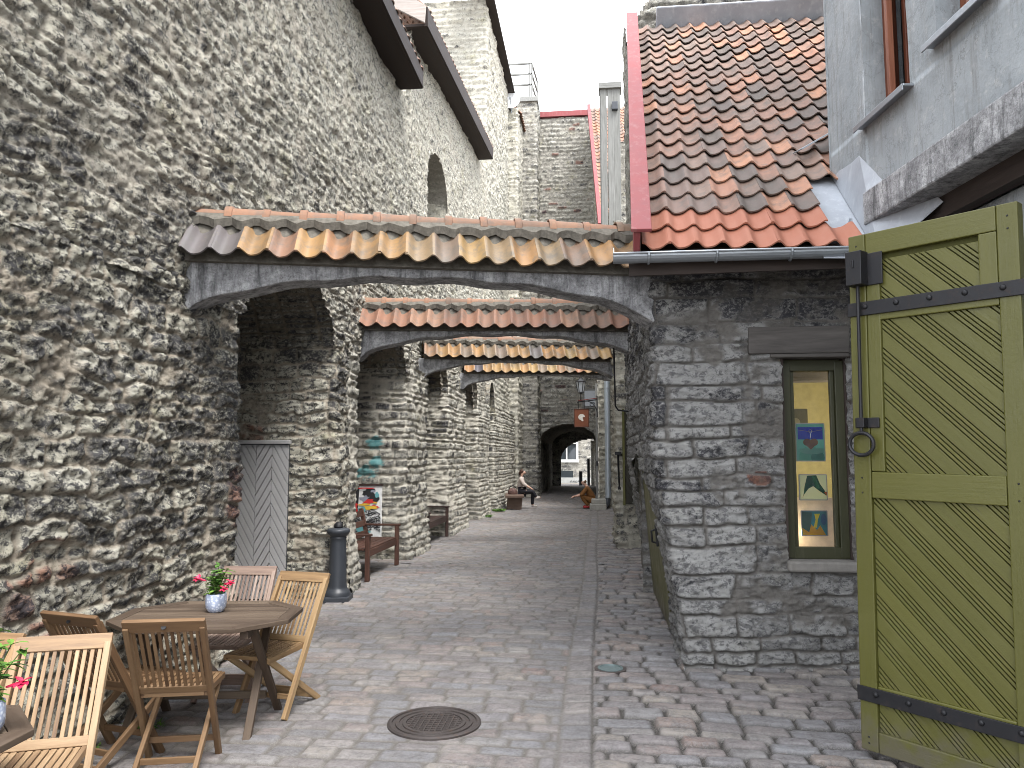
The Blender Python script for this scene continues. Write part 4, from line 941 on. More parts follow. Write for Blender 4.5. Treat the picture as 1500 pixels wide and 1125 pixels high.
m = MB(); m.box((bx, YF + .045, 2.935), (.10, .09, .21)); m.box((bx - .09, YF + .004, 2.93), (.10, .01, .20)); m.box((bx, YF + .094, 2.96), (.012, .008, .05)); lk = m.build('lock_box', M['iron'], sh, .006)
m = MB(); m.tube([(bx, YF + .04, 2.85), (bx, YF + .04, 1.93)], .011, 8)
m.tube([(bx + .075 * math.sin(a), YF + .045, 1.855 + .068 * math.cos(a)) for a in np.linspace(-.0, 2 * PI, 25)], .012, 8, False)
bt = m.build('bolt_rod', M['iron'], sh, smooth=True)
m = MB(); m.box((bx - .02, YF + .005, 1.985), (.15, .01, .062)); m.box((bx, YF + .03, 1.985), (.05, .055, .06)); m.build('bolt_keeper', M['iron'], sh, .004)

# ================================================================== grey chevron door on the far side of the first niche
cd = thing('chevron_door', 'narrow grey chevron boarded door against the jamb of the first niche', 'door', (-4.16, 9.33, 0))
m = MB(); m.box((0, .03, .98), (.66, .025, 1.94)); m.build('backing', M['iron_paint'], cd)
m = MB()
for x0, x1, s_ in ((-.33, -.088, -1.75), (-.083, .118, 1.75), (.123, .33, -1.75)): strips(m, (x0, x1, .02, 1.93), s_, [.066], .008, .035, ((0, .018, 0), (1, 0, 0), (0, 0, 1)))
m.build('boards', M['grey_paint'], cd, .012, seg=2)
m = MB(); m.box((0, 0, 1.965), (.70, .09, .05)); m.build('top_rail', M['grey_paint'], cd, .008)

# ================================================================== poster with painted scribbles
ps = thing('poster', 'white poster covered in black, red and yellow paint scribbles above the bench', 'poster', (-3.95, 13.10, .38))
bk = plain('poster_board', (.60, .60, .59), .7); pc = [plain(n_, c_, .6) for n_, c_ in (('poster_black', (.02, .02, .022)), ('poster_red', (.45, .03, .03)), ('poster_yellow', (.55, .35, .04)), ('poster_teal', (.12, .30, .32)), ('poster_grey', (.22, .23, .28)))]
m = MB(); m.box((0, 0, .45), (.56, .03, .90)); m.build('board', bk, ps, .004)
m = MB(); m.box((0, -.01, .91), (.6, .05, .03)); m.build('rail', M['dark_bench'], ps, .004)
rs = random.Random(5)
def blob(mb, cx, cz, rx, rz, y, mi, n=13):
    a0 = rs.uniform(0, 6); ph = [rs.uniform(.55, 1.2) for _ in range(n)]
    mb.prism([(cx + rx * ph[i] * math.cos(a0 + 2 * PI * i / n), cz + rz * ph[i] * math.sin(a0 + 2 * PI * i / n)) for i in range(n)], .0015, ((0, y, 0), (1, 0, 0), (0, 0, 1)), mi=mi)
m = MB(); yb = -.017
m.prism([(-.26, .48), (-.14, .5), (-.12, .86), (-.2, .88), (-.22, .7), (-.25, .84)], .0015, ((0, yb, 0), (1, 0, 0), (0, 0, 1)), mi=0)
for i, (cx, cz, rx, rz, mi) in enumerate([(.05, .78, .14, .07, 0), (-.02, .66, .1, .08, 4), (.14, .68, .09, .09, 0), (.12, .8, .06, .03, 4), (.05, .62, .12, .05, 1), (-.2, .5, .07, .1, 1), (-.17, .42, .09, .04, 1), (.15, .53, .11, .03, 1),
          (.08, .52, .12, .04, 2), (-.02, .57, .12, .022, 2), (-.06, .48, .08, .05, 3), (.2, .74, .04, .06, 3), (-.1, .17, .08, .07, 3), (.02, .1, .08, .03, 3), (.17, .6, .05, .02, 2), (.0, .85, .2, .015, 1)]):
    blob(m, cx, cz, rx, rz, yb - .0016 * (i + 1) * .5, mi)
for i in range(46):
    x = rs.uniform(-.22, .24); z = rs.uniform(.14, .46); p = [(x, yb - .003, z)]
    for k in range(5): x += rs.uniform(-.07, .08); z += rs.uniform(-.05, .05); p.append((max(-.26, min(.26, x)), yb - .003, max(.10, min(.49, z))))
    m.tube(p, rs.uniform(.004, .008), 4, rnd=0)
m.box((0, yb, .185), (.5, .003, .012)); m.build('paint', pc, ps)

# ================================================================== bollard
bo = thing('bollard', 'dark grey cast iron bollard on a square foot beside the first pier', 'bollard', (-3.19, 9.42, 0), R(8))
m = MB(); m.box((0, 0, .035), (.34, .34, .07)); m.build('foot', M['iron_paint'], bo, .01)
m = MB(); m.lathe([(.165, .07), (.165, .10), (.15, .13), (.125, .15), (.118, .17), (.112, .2), (.098, .72), (.098, .76), (.105, .775), (.098, .79), (.105, .80), (.13, .825), (.142, .845), (.142, .87), (.13, .885), (.09, .895), (.04, .9)], 32); m.build('shaft', M['iron_paint'], bo, smooth=True)
m = MB(); m.lathe([(.05, .895), (.06, .91), (.055, .94), (.03, .965), (.012, .97)], 20); m.box((.02, .03, .955), (.06, .03, .03)); m.build('cap', M['iron'], bo, smooth=True)

# ================================================================== wooden benches in the niches
def bench(name, lab, loc, L, mat, arms=True, back_h=.92, rz=PI / 2, grp='wooden benches in the niches'):
    """local: x along the bench, +y towards the sitter's back; the seat front at y=0"""
    t = thing(name, lab, 'bench', loc, rz, grp)
    m = MB()
    for i in range(5): m.box((0, .05 + i * .098, .445), (L - .06, .088, .024))
    m.build('seat', mat, t, .004)
    m = MB(); m.box((0, .012, .385), (L - .06, .03, .10)); m.build('apron', mat, t, .004)
    for sx in (-1, 1):
        x = sx * (L / 2 - .035)
        m = MB(); m.box((x, .0, .32), (.065, .065, .64)); m.build('leg', mat, t, .005)
        m = MB(); m.bar((x, .50, 0), (x, .50, .44), .065, .065, (1, 0, 0)); m.bar((x, .50, .43), (x, .62, back_h), .06, .065, (1, 0, 0)); m.build('leg', mat, t, .005)
        m = MB(); m.box((x, .25, .655), (.075, .62, .03)); m.build('armrest', mat, t, .008)
    m = MB()
    for z in (.52, .68, .84): yo = .50 + (z - .43) * .245; m.bar((-L / 2 + .05, yo, z), (L / 2 - .05, yo, z), .025, .095, (0, .24, 1))
    m.build('backrest', mat, t, .005)
    return t
b1 = bench('bench', 'reddish brown slatted bench below the paint scribbled poster', (-3.25, 11.72, 0), 1.72, M['brown_bench'])
b2 = bench('bench', 'darker bench with curved armrest, in the niche beyond the reddish one', (-3.28, 16.05, 0), 2.05, M['dark_bench'], rz=PI / 2)
sb_ = thing('slab_bench', 'low plank bench on slab legs where the woman sits', 'bench', (-2.72, 26.3, 0), R(6))
m = MB(); m.box((0, 0, .44), (.62, 1.9, .08)); m.build('seat', M['slab_wood'], sb_, .012)
for y in (-.6, .6): m = MB(); m.bar((-.02, y, 0), (.02, y, .4), .5, .14, (0, 1, 0)); m.build('leg', M['slab_wood'], sb_, .012)

# ================================================================== folding chairs and octagonal tables
def make_chair():
    t = thing('folding_chair', 'x', 'chair', (0, 0, 0), 0, 'teak folding chairs round the tables')
    wd = .43; mt = M['teak']
    st_ = lambda z: (-.30 + .52 * (.9 - z) / .9)                # y of the tilted stile at height z
    for sx in (-1, 1):
        x = sx * (wd / 2 - .016)
        m = MB(); m.bar((x, st_(0), 0), (x, st_(.87), .87), .03, .045, (0, 1, .5)); m.build('leg', mt, t, .004)
        xi = sx * (wd / 2 - .055)
        m = MB(); m.bar((xi, -.27, 0), (xi, .355, .425), .026, .042, (0, -1, 1)); m.build('leg', mt, t, .004)
    m = MB(); m.bar((-wd / 2 + .0, st_(.875), .875), (wd / 2, st_(.875), .875), .026, .075, (0, -.52, .9))
    m.bar((-wd / 2 + .03, st_(.47), .475), (wd / 2 - .03, st_(.47), .475), .024, .045, (0, -.52, .9))
    for i in range(11):
        x = -wd / 2 + .048 + i * (wd - .096) / 10; m.bar((x, st_(.49), .49), (x, st_(.845), .845), .019, .010, (0, 1, .55))
    m.build('backrest', mt, t, .003)
    m = MB(); m.lathe([(0, 0), (.014, 0), (.013, .003), (0, .003)], 14, (0, st_(.875) - .014, .868), Matrix.Rotation(R(90 - 30), 3, 'X')); m.build('plaque', M['iron'], t)
    m = MB()
    for i in range(10):
        x = -wd / 2 + .068 + i * (wd - .136) / 9; m.bar((x, -.03, .452), (x, .36, .438), .025, .016)
    m.bar((-wd / 2 + .05, .37, .435), (wd / 2 - .05, .37, .435), .03, .026); m.bar((-wd / 2 + .05, -.035, .44), (wd / 2 - .05, -.035, .44), .026, .026)
    for sx in (-1, 1): m.bar((sx * (wd / 2 - .042), -.04, .442), (sx * (wd / 2 - .042), .385, .426), .022, .036)
    m.build('seat', mt, t, .003)
    for (y, z, w_) in ((st_(.13), .13, wd - .05), (-.27 + .625 * .11 / .425, .10, wd - .12), (-.27 + .625 * .05 / .425, .045, wd - .12)):
        m = MB(); m.box((0, y, z), (w_, .018, .035)); m.build('crossbar', mt, t, .003)
    return t
CH = [((-2.41, 4.33), 14, (1.0, .90, .80), 'brown folding chair seen from behind, nearest the octagonal table'),
      ((-2.88, 4.42), -15, (.80, .70, .62), 'dark folding chair by the wall, left of the chair seen from behind'),
      ((-2.51, 3.36), 201, (1.75, 1.75, 1.75), 'palest folding chair, large in the bottom left corner, slats facing the viewer'),
      ((-3.07, 3.36), 178, (1.6, 1.5, 1.35), 'pale chair cut by the left edge, behind the palest chair'),
      ((-2.27, 5.47), 168, (1.65, 1.6, 1.4), 'honey coloured folding chair on the alley side, right of the octagonal table'),
      ((-2.74, 5.72), 184, (1.45, 1.55, 2.1), 'faded pinkish grey folding chair behind the flower pot')]
ch0 = make_chair()
for i, ((x, y), a, c, lab) in enumerate(CH):
    o = ch0 if i == 0 else copy_tree(ch0)
    o.location = (x, y, 0); o.rotation_euler = (0, 0, R(a)); o['label'] = lab
    for q in [q for q in bpy.data.objects if q.parent == o]: q.color = (*c, 1)
def table(lab, loc, rz):
    t = thing('octagonal_table', lab, 'table', loc, rz, 'octagonal folding tables')
    a, b, e, f = .59, .47, .33, .20
    oc = [(a, -f), (a, f), (e, b), (-e, b), (-a, f), (-a, -f), (-e, -b), (e, -b)]
    inn = [(x * .86, y * .84) for x, y in oc]
    m = MB()
    for i in range(8): j = (i + 1) % 8; m.prism([oc[i], oc[j], inn[j], inn[i]][::1], .028, ((0, 0, .702), (1, 0, 0), (0, 1, 0)), lcdir=(oc[j][0] - oc[i][0], oc[j][1] - oc[i][1]))
    y = -.41
    while y < .41:
        q = clip_poly([(x * .994, yy * .994) for x, yy in inn], -1, 1, y, y + .066)
        if len(q) > 2: m.prism(q, .026, ((0, 0, .702), (1, 0, 0), (0, 1, 0)), lcdir=(1, 0))
        y += .070
    m.build('tabletop', M['table_wood'], t, .003)
    for sx in (-1, 1):
        for sy in (-1, 1):
            x = sx * .36 + sy * .02
            m = MB(); m.bar((x, -sy * .27, .69), (x + sx * .03, sy * .30, .0), .035, .05, (1, 0, 0)); m.build('leg', M['table_wood'], t, .004)
        m = MB(); m.box((sx * .36, 0, .672), (.05, .78, .05)); m.build('batten', M['table_wood'], t, .004)
    m = MB(); m.box((0, .19, .14), (.70, .03, .05)); m.build('stretcher', M['table_wood'], t, .003)
    return t
table('octagonal brown table with a flower pot, between the wall and the alley', (-2.61, 5.06, 0), R(8))
table('corner of a second octagonal table, cut by the bottom left edge', (-2.78, 2.68, 0), R(2))

# ================================================================== flower pots
M['leaf'] = leaf_mat('green_leaf', (.035, .10, .02), (.16, .30, .05)); M['petal'] = leaf_mat('red_petal', (.40, .01, .05), (.60, .03, .09)); M['stem'] = plain('stem', (.10, .13, .04))
def leaf(mb, p, d, L, w, up=(0, 0, 1), droop=.25, rnd=None):
    p = Vector(p); d = Vector(d).normalized(); s_ = d.cross(Vector(up)); s_ = s_.normalized() if s_.length > 1e-4 else Vector((1, 0, 0)); n = s_.cross(d)
    V = []; P_ = [(0, .15), (.25, .8), (.5, 1), (.78, .62), (1, .05)]
    for t_, k in P_:
        c = p + d * L * t_ - n * droop * L * t_ * t_
        V += [c - s_ * w * k * .5 + n * w * .12, c, c + s_ * w * k * .5 + n * w * .12]
    F = []
    for i in range(4): F += [(i * 3, i * 3 + 1, i * 3 + 4, i * 3 + 3), (i * 3 + 1, i * 3 + 2, i * 3 + 5, i * 3 + 4)]
    mb.raw([tuple(v) for v in V], F, rnd=rnd)
def flowerpot(lab, loc, seed, flowers, big=1.0):
    r_ = random.Random(seed); t = thing('flower_pot', lab, 'potted plant', loc, 0, 'flower pots on the tables')
    m = MB(); m.lathe([(.045, 0), (.052, .004), (.066, .03), (.070, .06), (.069, .10), (.066, .122), (.060, .122), (.060, .10), (.0, .10)], 32)
    k = NT('blue_patterned_pot'); tc = k.t.nodes.new('ShaderNodeTexCoord'); v = k.voro(tc.outputs['Object'], 55)
    pm = k.fin(k.mix(k.ramp(v[0], [(.25, 1), (.5, 0)]), (.33, .38, .50), (.60, .64, .72)), .35, .5); m.build('pot', pm, t, smooth=True)
    m = MB(); L_ = MB()
    for i in range(12):
        a = r_.uniform(0, 6.28); le = r_.uniform(.10, .22) * big; sp = r_.uniform(.1, .6)
        p = [Vector((0.01 * math.cos(a), .01 * math.sin(a), .10))]
        for j in range(1, 5): p.append(Vector((math.cos(a) * sp * le * (j / 4) ** 1.3, math.sin(a) * sp * le * (j / 4) ** 1.3, .10 + le * j / 4)))
        m.tube(p, .0025, 5)
        for j in range(1, 5):
            for q in range(3):
                b = r_.uniform(0, 6.28); leaf(L_, p[j], (math.cos(b), math.sin(b), r_.uniform(-.1, .6)), r_.uniform(.045, .085), r_.uniform(.022, .034), droop=r_.uniform(.1, .5), rnd=r_.random())
    m.build('stems', M['stem'], t); L_.build('foliage', M['leaf'], t)
    for fx, fy, fz in flowers:
        f = MB(); m2 = MB()
        for q in range(5):
            b = 2 * PI * q / 5; leaf(f, (fx, fy, fz), (math.cos(b) + fx * 3, math.sin(b) - .6, .25 + .5 * math.sin(b)), .036, .03, droop=.35, rnd=r_.random())
        f.tube([(fx * .55, fy * .55, fz - .015), (fx, fy, fz)], [.004, .009], 6)
        f.build('flower', M['petal'], t)
flowerpot('small blue patterned pot of leafy red flowers on the octagonal table', (-2.60, 5.14, .73), 3, [(-.115, -.04, .225), (.125, -.05, .205), (.10, -.09, .17)])
flowerpot('leafy pot with one red flower, cut by the left edge', (-2.345, 2.82, .73), 8, [(.125, .03, .19)], 1.3)

# ================================================================== covers in the paving
mc = thing('manhole_cover', 'round cast iron manhole cover set in the cobbles', 'manhole cover', (-1.09, 5.27, -.022))
m = MB(); m.lathe([(.0, -.04), (.315, -.04), (.315, .03), (.30, .036), (.285, .036), (.283, .026), (.262, .026), (.26, .034), (.238, .034), (.236, .026), (.215, .026), (.213, .033), (.19, .033), (.188, .024), (0, .024)], 64); m.build('cover', M['cast'], mc, smooth=False)
m = MB()
for i in range(-4, 5):
    q = math.sqrt(max(0, .18 ** 2 - (i * .038) ** 2)); m.box((i * .038, 0, .027), (.009, 2 * q, .008)); m.box((0, i * .038, .0268), (2 * q, .009, .0078))
m.build('grid', M['cast'], mc)
dc = thing('drain_cover', 'small round greenish cover in the cobbles by the house corner', 'drain cover', (.12, 6.66, .016))
m = MB(); m.lathe([(0, -.04), (.105, -.04), (.107, .012), (.09, .014), (.088, .006), (0, .007)], 32); m.build('cover', metal_mat('greenish_iron', (.13, .17, .17), .5, .3, .2), dc)
m = MB(); m.lathe([(.107, -.05), (.135, -.05), (.135, .006), (.107, .006)], 32); m.build('rim', M['cast'], dc)

# ================================================================== things along the right side farther on
hs_ = thing('window_shutter', 'dark window shutter with olive edge, hanging open across the alley wall', 'shutter', (.56, 15.18, .84))
m = MB(); m.box((.15, .03, .93), (.27, .02, 1.84)); m.build('backing', M['eave_wood'], hs_)
m = MB(); strips(m, (.05, .30, .02, 1.84), -1.5, [.07], .012, .02, ((0, .02, 0), (1, 0, 0), (0, 0, 1))); m.build('boards', plain('dark_brown_board', (.03, .028, .02), .6), hs_, .003, seg=1)
m = MB(); m.box((.02, .02, .93), (.045, .06, 1.88)); m.build('edge_board', M['olive'], hs_, .005)
hr = thing('handrail', 'thin black iron handrail post standing beside the open window shutter', 'handrail', (.47, 15.55, 0))
m = MB(); m.tube([(.06, 0, 0), (.0, -.3, 1.75), (0, -.32, 1.82)], .018, 8); m.tube([(0, -.32, 1.82), (.25, -.1, 1.78)], .02, 8); m.box((.05, -.02, .5), (.06, .06, .05)); m.box((.02, -.2, 1.15), (.06, .06, .05)); m.box((0, -.32, 1.84), (.12, .1, .06)); m.build('rail', M['iron'], hr)
br = thing('iron_bracket', 'thin hooked iron hanger bracket on the house wall below the red arch', 'bracket', (.52, 11.3, 2.4))
m = MB(); m.tube([(.12, 0, 1.2)] + [(-.10 + .12 * math.cos(a), 0, 1.16 + .08 * math.sin(a)) for a in np.linspace(.4, PI, 7)] + [(-.215, 0, 1.1), (-.20, 0, .12), (-.16, 0, .06), (.0, 0, .04), (.25, 0, .05)], .013, 8); m.build('rod', M['iron'], br, smooth=True)
dpipe = thing('downpipe', 'galvanised rain downpipe with a dark foot at the wall corner', 'downpipe', (.47, 26.45, 0))
m = MB(); m.tube([(0, 0, 4.6), (0, 0, .42), (-.02, -.02, .30)], .095, 14)
for z in (1.3, 2.8, 4.1): m.tube([(0, 0, z), (0, 0, z + .05)], .105, 14)
m.build('pipe', metal_mat('galvanised_pipe', (.42, .47, .52), .4, .5, .25), dpipe, smooth=True)
m = MB(); m.tube([(-.01, -.01, .34), (-.03, -.05, .2), (-.12, -.16, .08)], [.10, .11, .11], 14); m.build('foot', M['iron_paint'], dpipe, smooth=True)
sp = thing('stone_step', 'two low grey stone steps at the foot of the pole', 'step', (.06, 26.0, 0))
m = MB(); m.box((.06, 0, .09), (.55, .9, .2)); m.box((.08, .06, .27), (.48, .7, .16)); m.build('tread', M['hat'], sp, .02)
lpole = thing('post', 'slim pale post standing beside the passage arch', 'post', (.10, 26.05, .33))
m = MB(); m.bar((0, 0, 0), (0, 0, 3.9), .07, .09, (0, 1, 0)); m.build('pole', M['grey_board'], lpole, .006); m = MB(); m.box((0, -.05, 1.2), (.05, .03, .16)); m.build('lock', M['iron'], lpole, .004)
lt = thing('lantern', 'black wall lantern on a scrolled iron bracket above the hanging sign', 'lantern', (.12, 25.2, 3.4))
m = MB(); m.bar((.0, 0, -.35), (0, 0, .35), .04, .04, (0, 1, 0)); m.bar((0, 0, .22), (-.66, 0, .14), .03, .035); m.tube([(0, 0, -.3)] + [(-.30 + .30 * math.cos(a), 0, -.28 + .44 * math.sin(a)) for a in np.linspace(.1, 1.6, 9)], .014, 6)
m.tube([(-.16 + .09 * math.cos(a) * (1 - a / 14), 0, .06 + .09 * math.sin(a) * (1 - a / 14)) for a in np.linspace(0, 9, 24)], .010, 6); m.build('bracket', M['iron'], lt)
m = MB(); m.bar((0, 0, .27), (-.62, 0, .19), .12, .02); m.build('bracket_cover', plain('dull_red_cover', (.16, .035, .03)), lt, .004)
m = MB(); m.tube([(-.53, 0, .17), (-.53, 0, .44)], .016, 8); m.lathe([(.03, 0), (.10, .02), (.10, .03), (.02, .05)], 6, (-.53, 0, .42))
m.lathe([(.17, 0), (.19, .015), (.06, .12), (.05, .16), (.02, .19), (.01, .23)], 6, (-.53, 0, .80))
for k in range(6):
    a = 2 * PI * k / 6; m.bar((-.53 + .09 * math.cos(a), .09 * math.sin(a), .46), (-.53 + .16 * math.cos(a), .16 * math.sin(a), .81), .016, .016)
m.build('lamp_frame', M['iron'], lt)
m = MB(); m.lathe([(.082, 0), (.152, .33)], 6, (-.53, 0, .47)); m.build('glass', plain('frosted_pane', (.38, .40, .42), .25), lt)
sg = thing('hanging_sign', 'small brown hanging sign with a pale shell mark, below the lantern', 'sign', (-.39, 25.2, 2.72))
m = MB(); m.box((0, 0, .3), (.47, .04, .60)); m.build('board', plain('rust_brown_sign', (.17, .055, .025), .6), sg, .006)
m = MB()
for x0, z0, w_, h_ in ((0, .59, .49, .03), (0, .01, .49, .03), (-.235, .3, .03, .6), (.235, .3, .03, .6)): m.box((x0, -.012, z0), (w_, .04, h_))
m.build('border', plain('dark_brown_border', (.08, .03, .018), .6), sg, .003)
m = MB(); m.prism([(.11 * math.cos(a) * (1 if a < 4.5 else .55), .33 + .10 * math.sin(a) * (1 if a < 5.2 else .7)) for a in np.linspace(0, 5.9, 20)] + [(.02, .33)], .004, ((0, -.026, 0), (1, 0, 0), (0, 0, 1)))
m.prism([(-.03, .25), (.05, .27), (.06, .20), (.01, .19)], .004, ((0, -.0255, 0), (1, 0, 0), (0, 0, 1))); m.build('shell_mark', plain('cream_mark', (.62, .58, .52)), sg)
m = MB(); m.tube([(-.1, 0, .6), (-.1, 0, .87)], .008, 6); m.tube([(.1, 0, .6), (.1, 0, .9)], .008, 6); m.build('hanger', M['iron'], sg)

# ================================================================== stained glass hanging in the window
WY = fy - .004
def art(lab, x, z, w, h, pieces, bgc, frame=True):
    t = thing('stained_glass', lab, 'glass panel', (x, fy + .10, z), R(5), 'stained glass panels in the window')
    def gm(n, c):
        k = NT(n); k.fin(tuple(min(1, q * 1.1) for q in c), .2, .5); tl = k.t.nodes.new('ShaderNodeBsdfTranslucent'); tl.inputs[0].default_value = (*[min(1, q * 1.6) for q in c], 1)
        ms = k.t.nodes.new('ShaderNodeMixShader'); ms.inputs[0].default_value = .65; k.t.links.new(k.b.outputs[0], ms.inputs[1]); k.t.links.new(tl.outputs[0], ms.inputs[2]); k.t.links.new(ms.outputs[0], k.o.inputs[0]); return k.m
    m = MB(); m.box((0, 0, h / 2), (w, .006, h)); m.build('pane', gm('art_glass', bgc), t)
    m = MB(); mats = []
    for i, (poly, c) in enumerate(pieces): mats.append(gm('cut_glass', c)); poly = clip_poly(poly, -w / 2 + .004, w / 2 - .004, .004, h - .004); m.prism(poly, .0006, ((0, -.0035 - .0008 * i, 0), (1, 0, 0), (0, 0, 1)), mi=i)
    m.build('glass_pieces', mats, t)
    m = MB()
    for a, b in (((-w / 2, 0), (w / 2, 0)), ((-w / 2, h), (w / 2, h)), ((-w / 2, 0), (-w / 2, h)), ((w / 2, 0), (w / 2, h))): m.bar((a[0], 0, a[1]), (b[0], 0, b[1]), .008, .008, (0, 1, 0))
    m.build('lead_edge', M['zinc'], t)
    return t
el = lambda cx, cz, rx, rz, n=16, a0=0, a1=2 * PI: [(cx + rx * math.cos(a), cz + rz * math.sin(a)) for a in np.linspace(a0, a1, n, endpoint=a1 < 6.2)]
a1_ = art('blue and sea green glass panel with a brown heart, highest in the window', 1.905, 1.75, .25, .33, [([(-.11, .19), (.11, .19), (.11, .30), (-.11, .30)], (.03, .06, .42)), (el(-.045, .02, .06, .10), (.10, .30, .24)), (el(.06, .03, .06, .06), (.05, .20, .17)), (el(.01, .09, .11, .03), (.15, .32, .28)),
     (el(-.03, .165, .036, .032), (.22, .12, .08)), (el(.03, .165, .036, .032), (.24, .14, .08)), ([(-.06, .155), (.06, .155), (0, .10)], (.23, .13, .09))], (.13, .30, .30))
m = MB(); m.tube([(-.11, -.008, .275), (-.03, -.008, .262), (0, -.008, .262), (.03, -.008, .262), (.11, -.008, .275)], .002, 5); m.tube([(.014 * math.cos(a), -.008, .262 + .014 * math.sin(a)) for a in np.linspace(0, 2 * PI, 14)], .0022, 5); m.tube([(0, -.008, .25), (0, -.008, .2)], .003, 5); m.build('chain', M['zinc'], a1_)
art('clear glass panel with dark green feather shapes, middle of the window', 1.915, 1.41, .24, .22, [([(-.05, .21), (.03, .215), (.06, .14), (.10, .08), (.11, .04), (.05, .08), (.0, .12), (-.04, .10), (-.08, .05), (-.09, .03), (-.075, .12)], (.01, .09, .05)), ([(-.01, .21), (.02, .2), (.06, .1), (.03, .1)], (.02, .16, .07)), ([(-.09, .03), (-.07, .06), (-.10, .02)], (.4, .1, .03)), ([(.09, .07), (.115, .07), (.115, .035)], (.4, .1, .03))], (.36, .40, .32))
art('teal glass picture with a yellow flower, lowest in the window', 1.915, 1.10, .225, .215, [([(-.10, .0), (-.11, .07), (-.05, .03), (-.03, .10), (.02, .05), (.05, .09), (.10, 0)], (.55, .33, .02)), ([(.0, .19), (.05, .19), (.03, .14), (.02, .07), (-.01, .07), (.01, .14)], (.60, .52, .05)), ([(-.11, .07), (-.05, .03), (-.03, .1), (-.02, .2), (-.11, .21)], (.06, .14, .12)), (el(.08, .14, .025, .05), (.03, .10, .20))], (.04, .16, .20))
cb = thing('cream_board', 'cream mounting board glowing warm behind the lowest glass panel', 'board', (1.86, fy + .30, .93), R(5))
m = MB(); m.box((0, 0, .24), (.62, .015, .50)); m.build('board', M['cream'], cb, .003)
rd = thing('rolled_paper', 'rolled paper lying on a shelf behind the window panels', 'paper roll', (1.72, fy + .36, 1.44))
m = MB(); m.tube([(-.1, 0, 0), (.06, 0, .0)], .035, 12); m.lathe([(.02, 0), (.036, .0), (.036, .004), (.02, .004)], 12, (.06, 0, 0), Matrix.Rotation(R(90), 3, 'Y')); m.build('paper', plain('tan_paper', (.5, .38, .2)), rd)
pk = thing('picture', 'small dim grey picture hanging deep inside the lit window', 'picture', (1.98, fy + .9, 2.0))
m = MB(); m.box((0, 0, .12), (.25, .02, .28)); m.build('frame', plain('dim_picture', (.13, .13, .09)), pk, .004)
m = MB(); m.lathe([(0, 0), (.05, 0), (.05, .004), (0, .004)], 16, (0, -.012, .12), Matrix.Rotation(R(90), 3, 'X')); m.build('print', plain('pale_print', (.3, .29, .2)), pk)

# ================================================================== small greenery at the wall foot
def tuft(lab, loc, n, r, h, seed):
    r_ = random.Random(seed); t = MB()
    for i in range(n):
        a = r_.uniform(0, 6.28); q = r * math.sqrt(r_.random()); b = r_.uniform(0, 6.28)
        leaf(t, (q * math.cos(a), q * math.sin(a), 0), (math.cos(b) * .5, math.sin(b) * .5, 1), r_.uniform(.5, 1) * h, h * .25, rnd=r_.random(), droop=.6)
    o = t.build('grass_tuft', M['leaf'], None); o.location = loc; tag(o, lab, 'plant', 'weeds along the wall foot')
tuft('bright green weeds at the wall foot beside the plank bench', (-3.08, 24.8, 0), 130, .2, .13, 1)
tuft('low weeds under the dark chair against the left wall', (-2.98, 4.95, 0), 70, .12, .05, 2)
tuft('dry grassy tuft at the foot of the fourth pier', (-3.1, 22.4, 0), 45, .12, .12, 4)
tuft('weeds between the chair legs near the wall base', (-3.12, 4.55, 0), 50, .10, .05, 5)

# ================================================================== the two people
def skin(name, nodes, edges, mat, parent, root, sub=2):
    ks = list(nodes); ix = {k: i for i, k in enumerate(ks)}
    me = bpy.data.meshes.new(name); me.from_pydata([nodes[k][:3] for k in ks], [(ix[a], ix[b]) for a, b in edges], [])
    me.materials.append(mat); o = bpy.data.objects.new(name, me); COL.objects.link(o)
    if parent is not None: o.parent = parent
    md = o.modifiers.new('skin', 'SKIN'); md.use_smooth_shade = True; md.branch_smoothing = .6
    if not me.skin_vertices:
        bm = bmesh.new(); bm.from_mesh(me); bm.verts.layers.skin.verify(); bm.to_mesh(me); bm.free()
    for i, k in enumerate(ks):
        sv = me.skin_vertices[0].data[i]; q = nodes[k][3:]; sv.radius = (q[0], q[1] if len(q) > 1 else q[0]); sv.use_root = (k == root)
    o.modifiers.new('subdivision', 'SUBSURF').levels = sub; o.modifiers['subdivision'].render_levels = sub
    return o
def chain(*k): return list(zip(k[:-1], k[1:]))
SK = plain('skin', (.50, .31, .235), .5, var=.05)
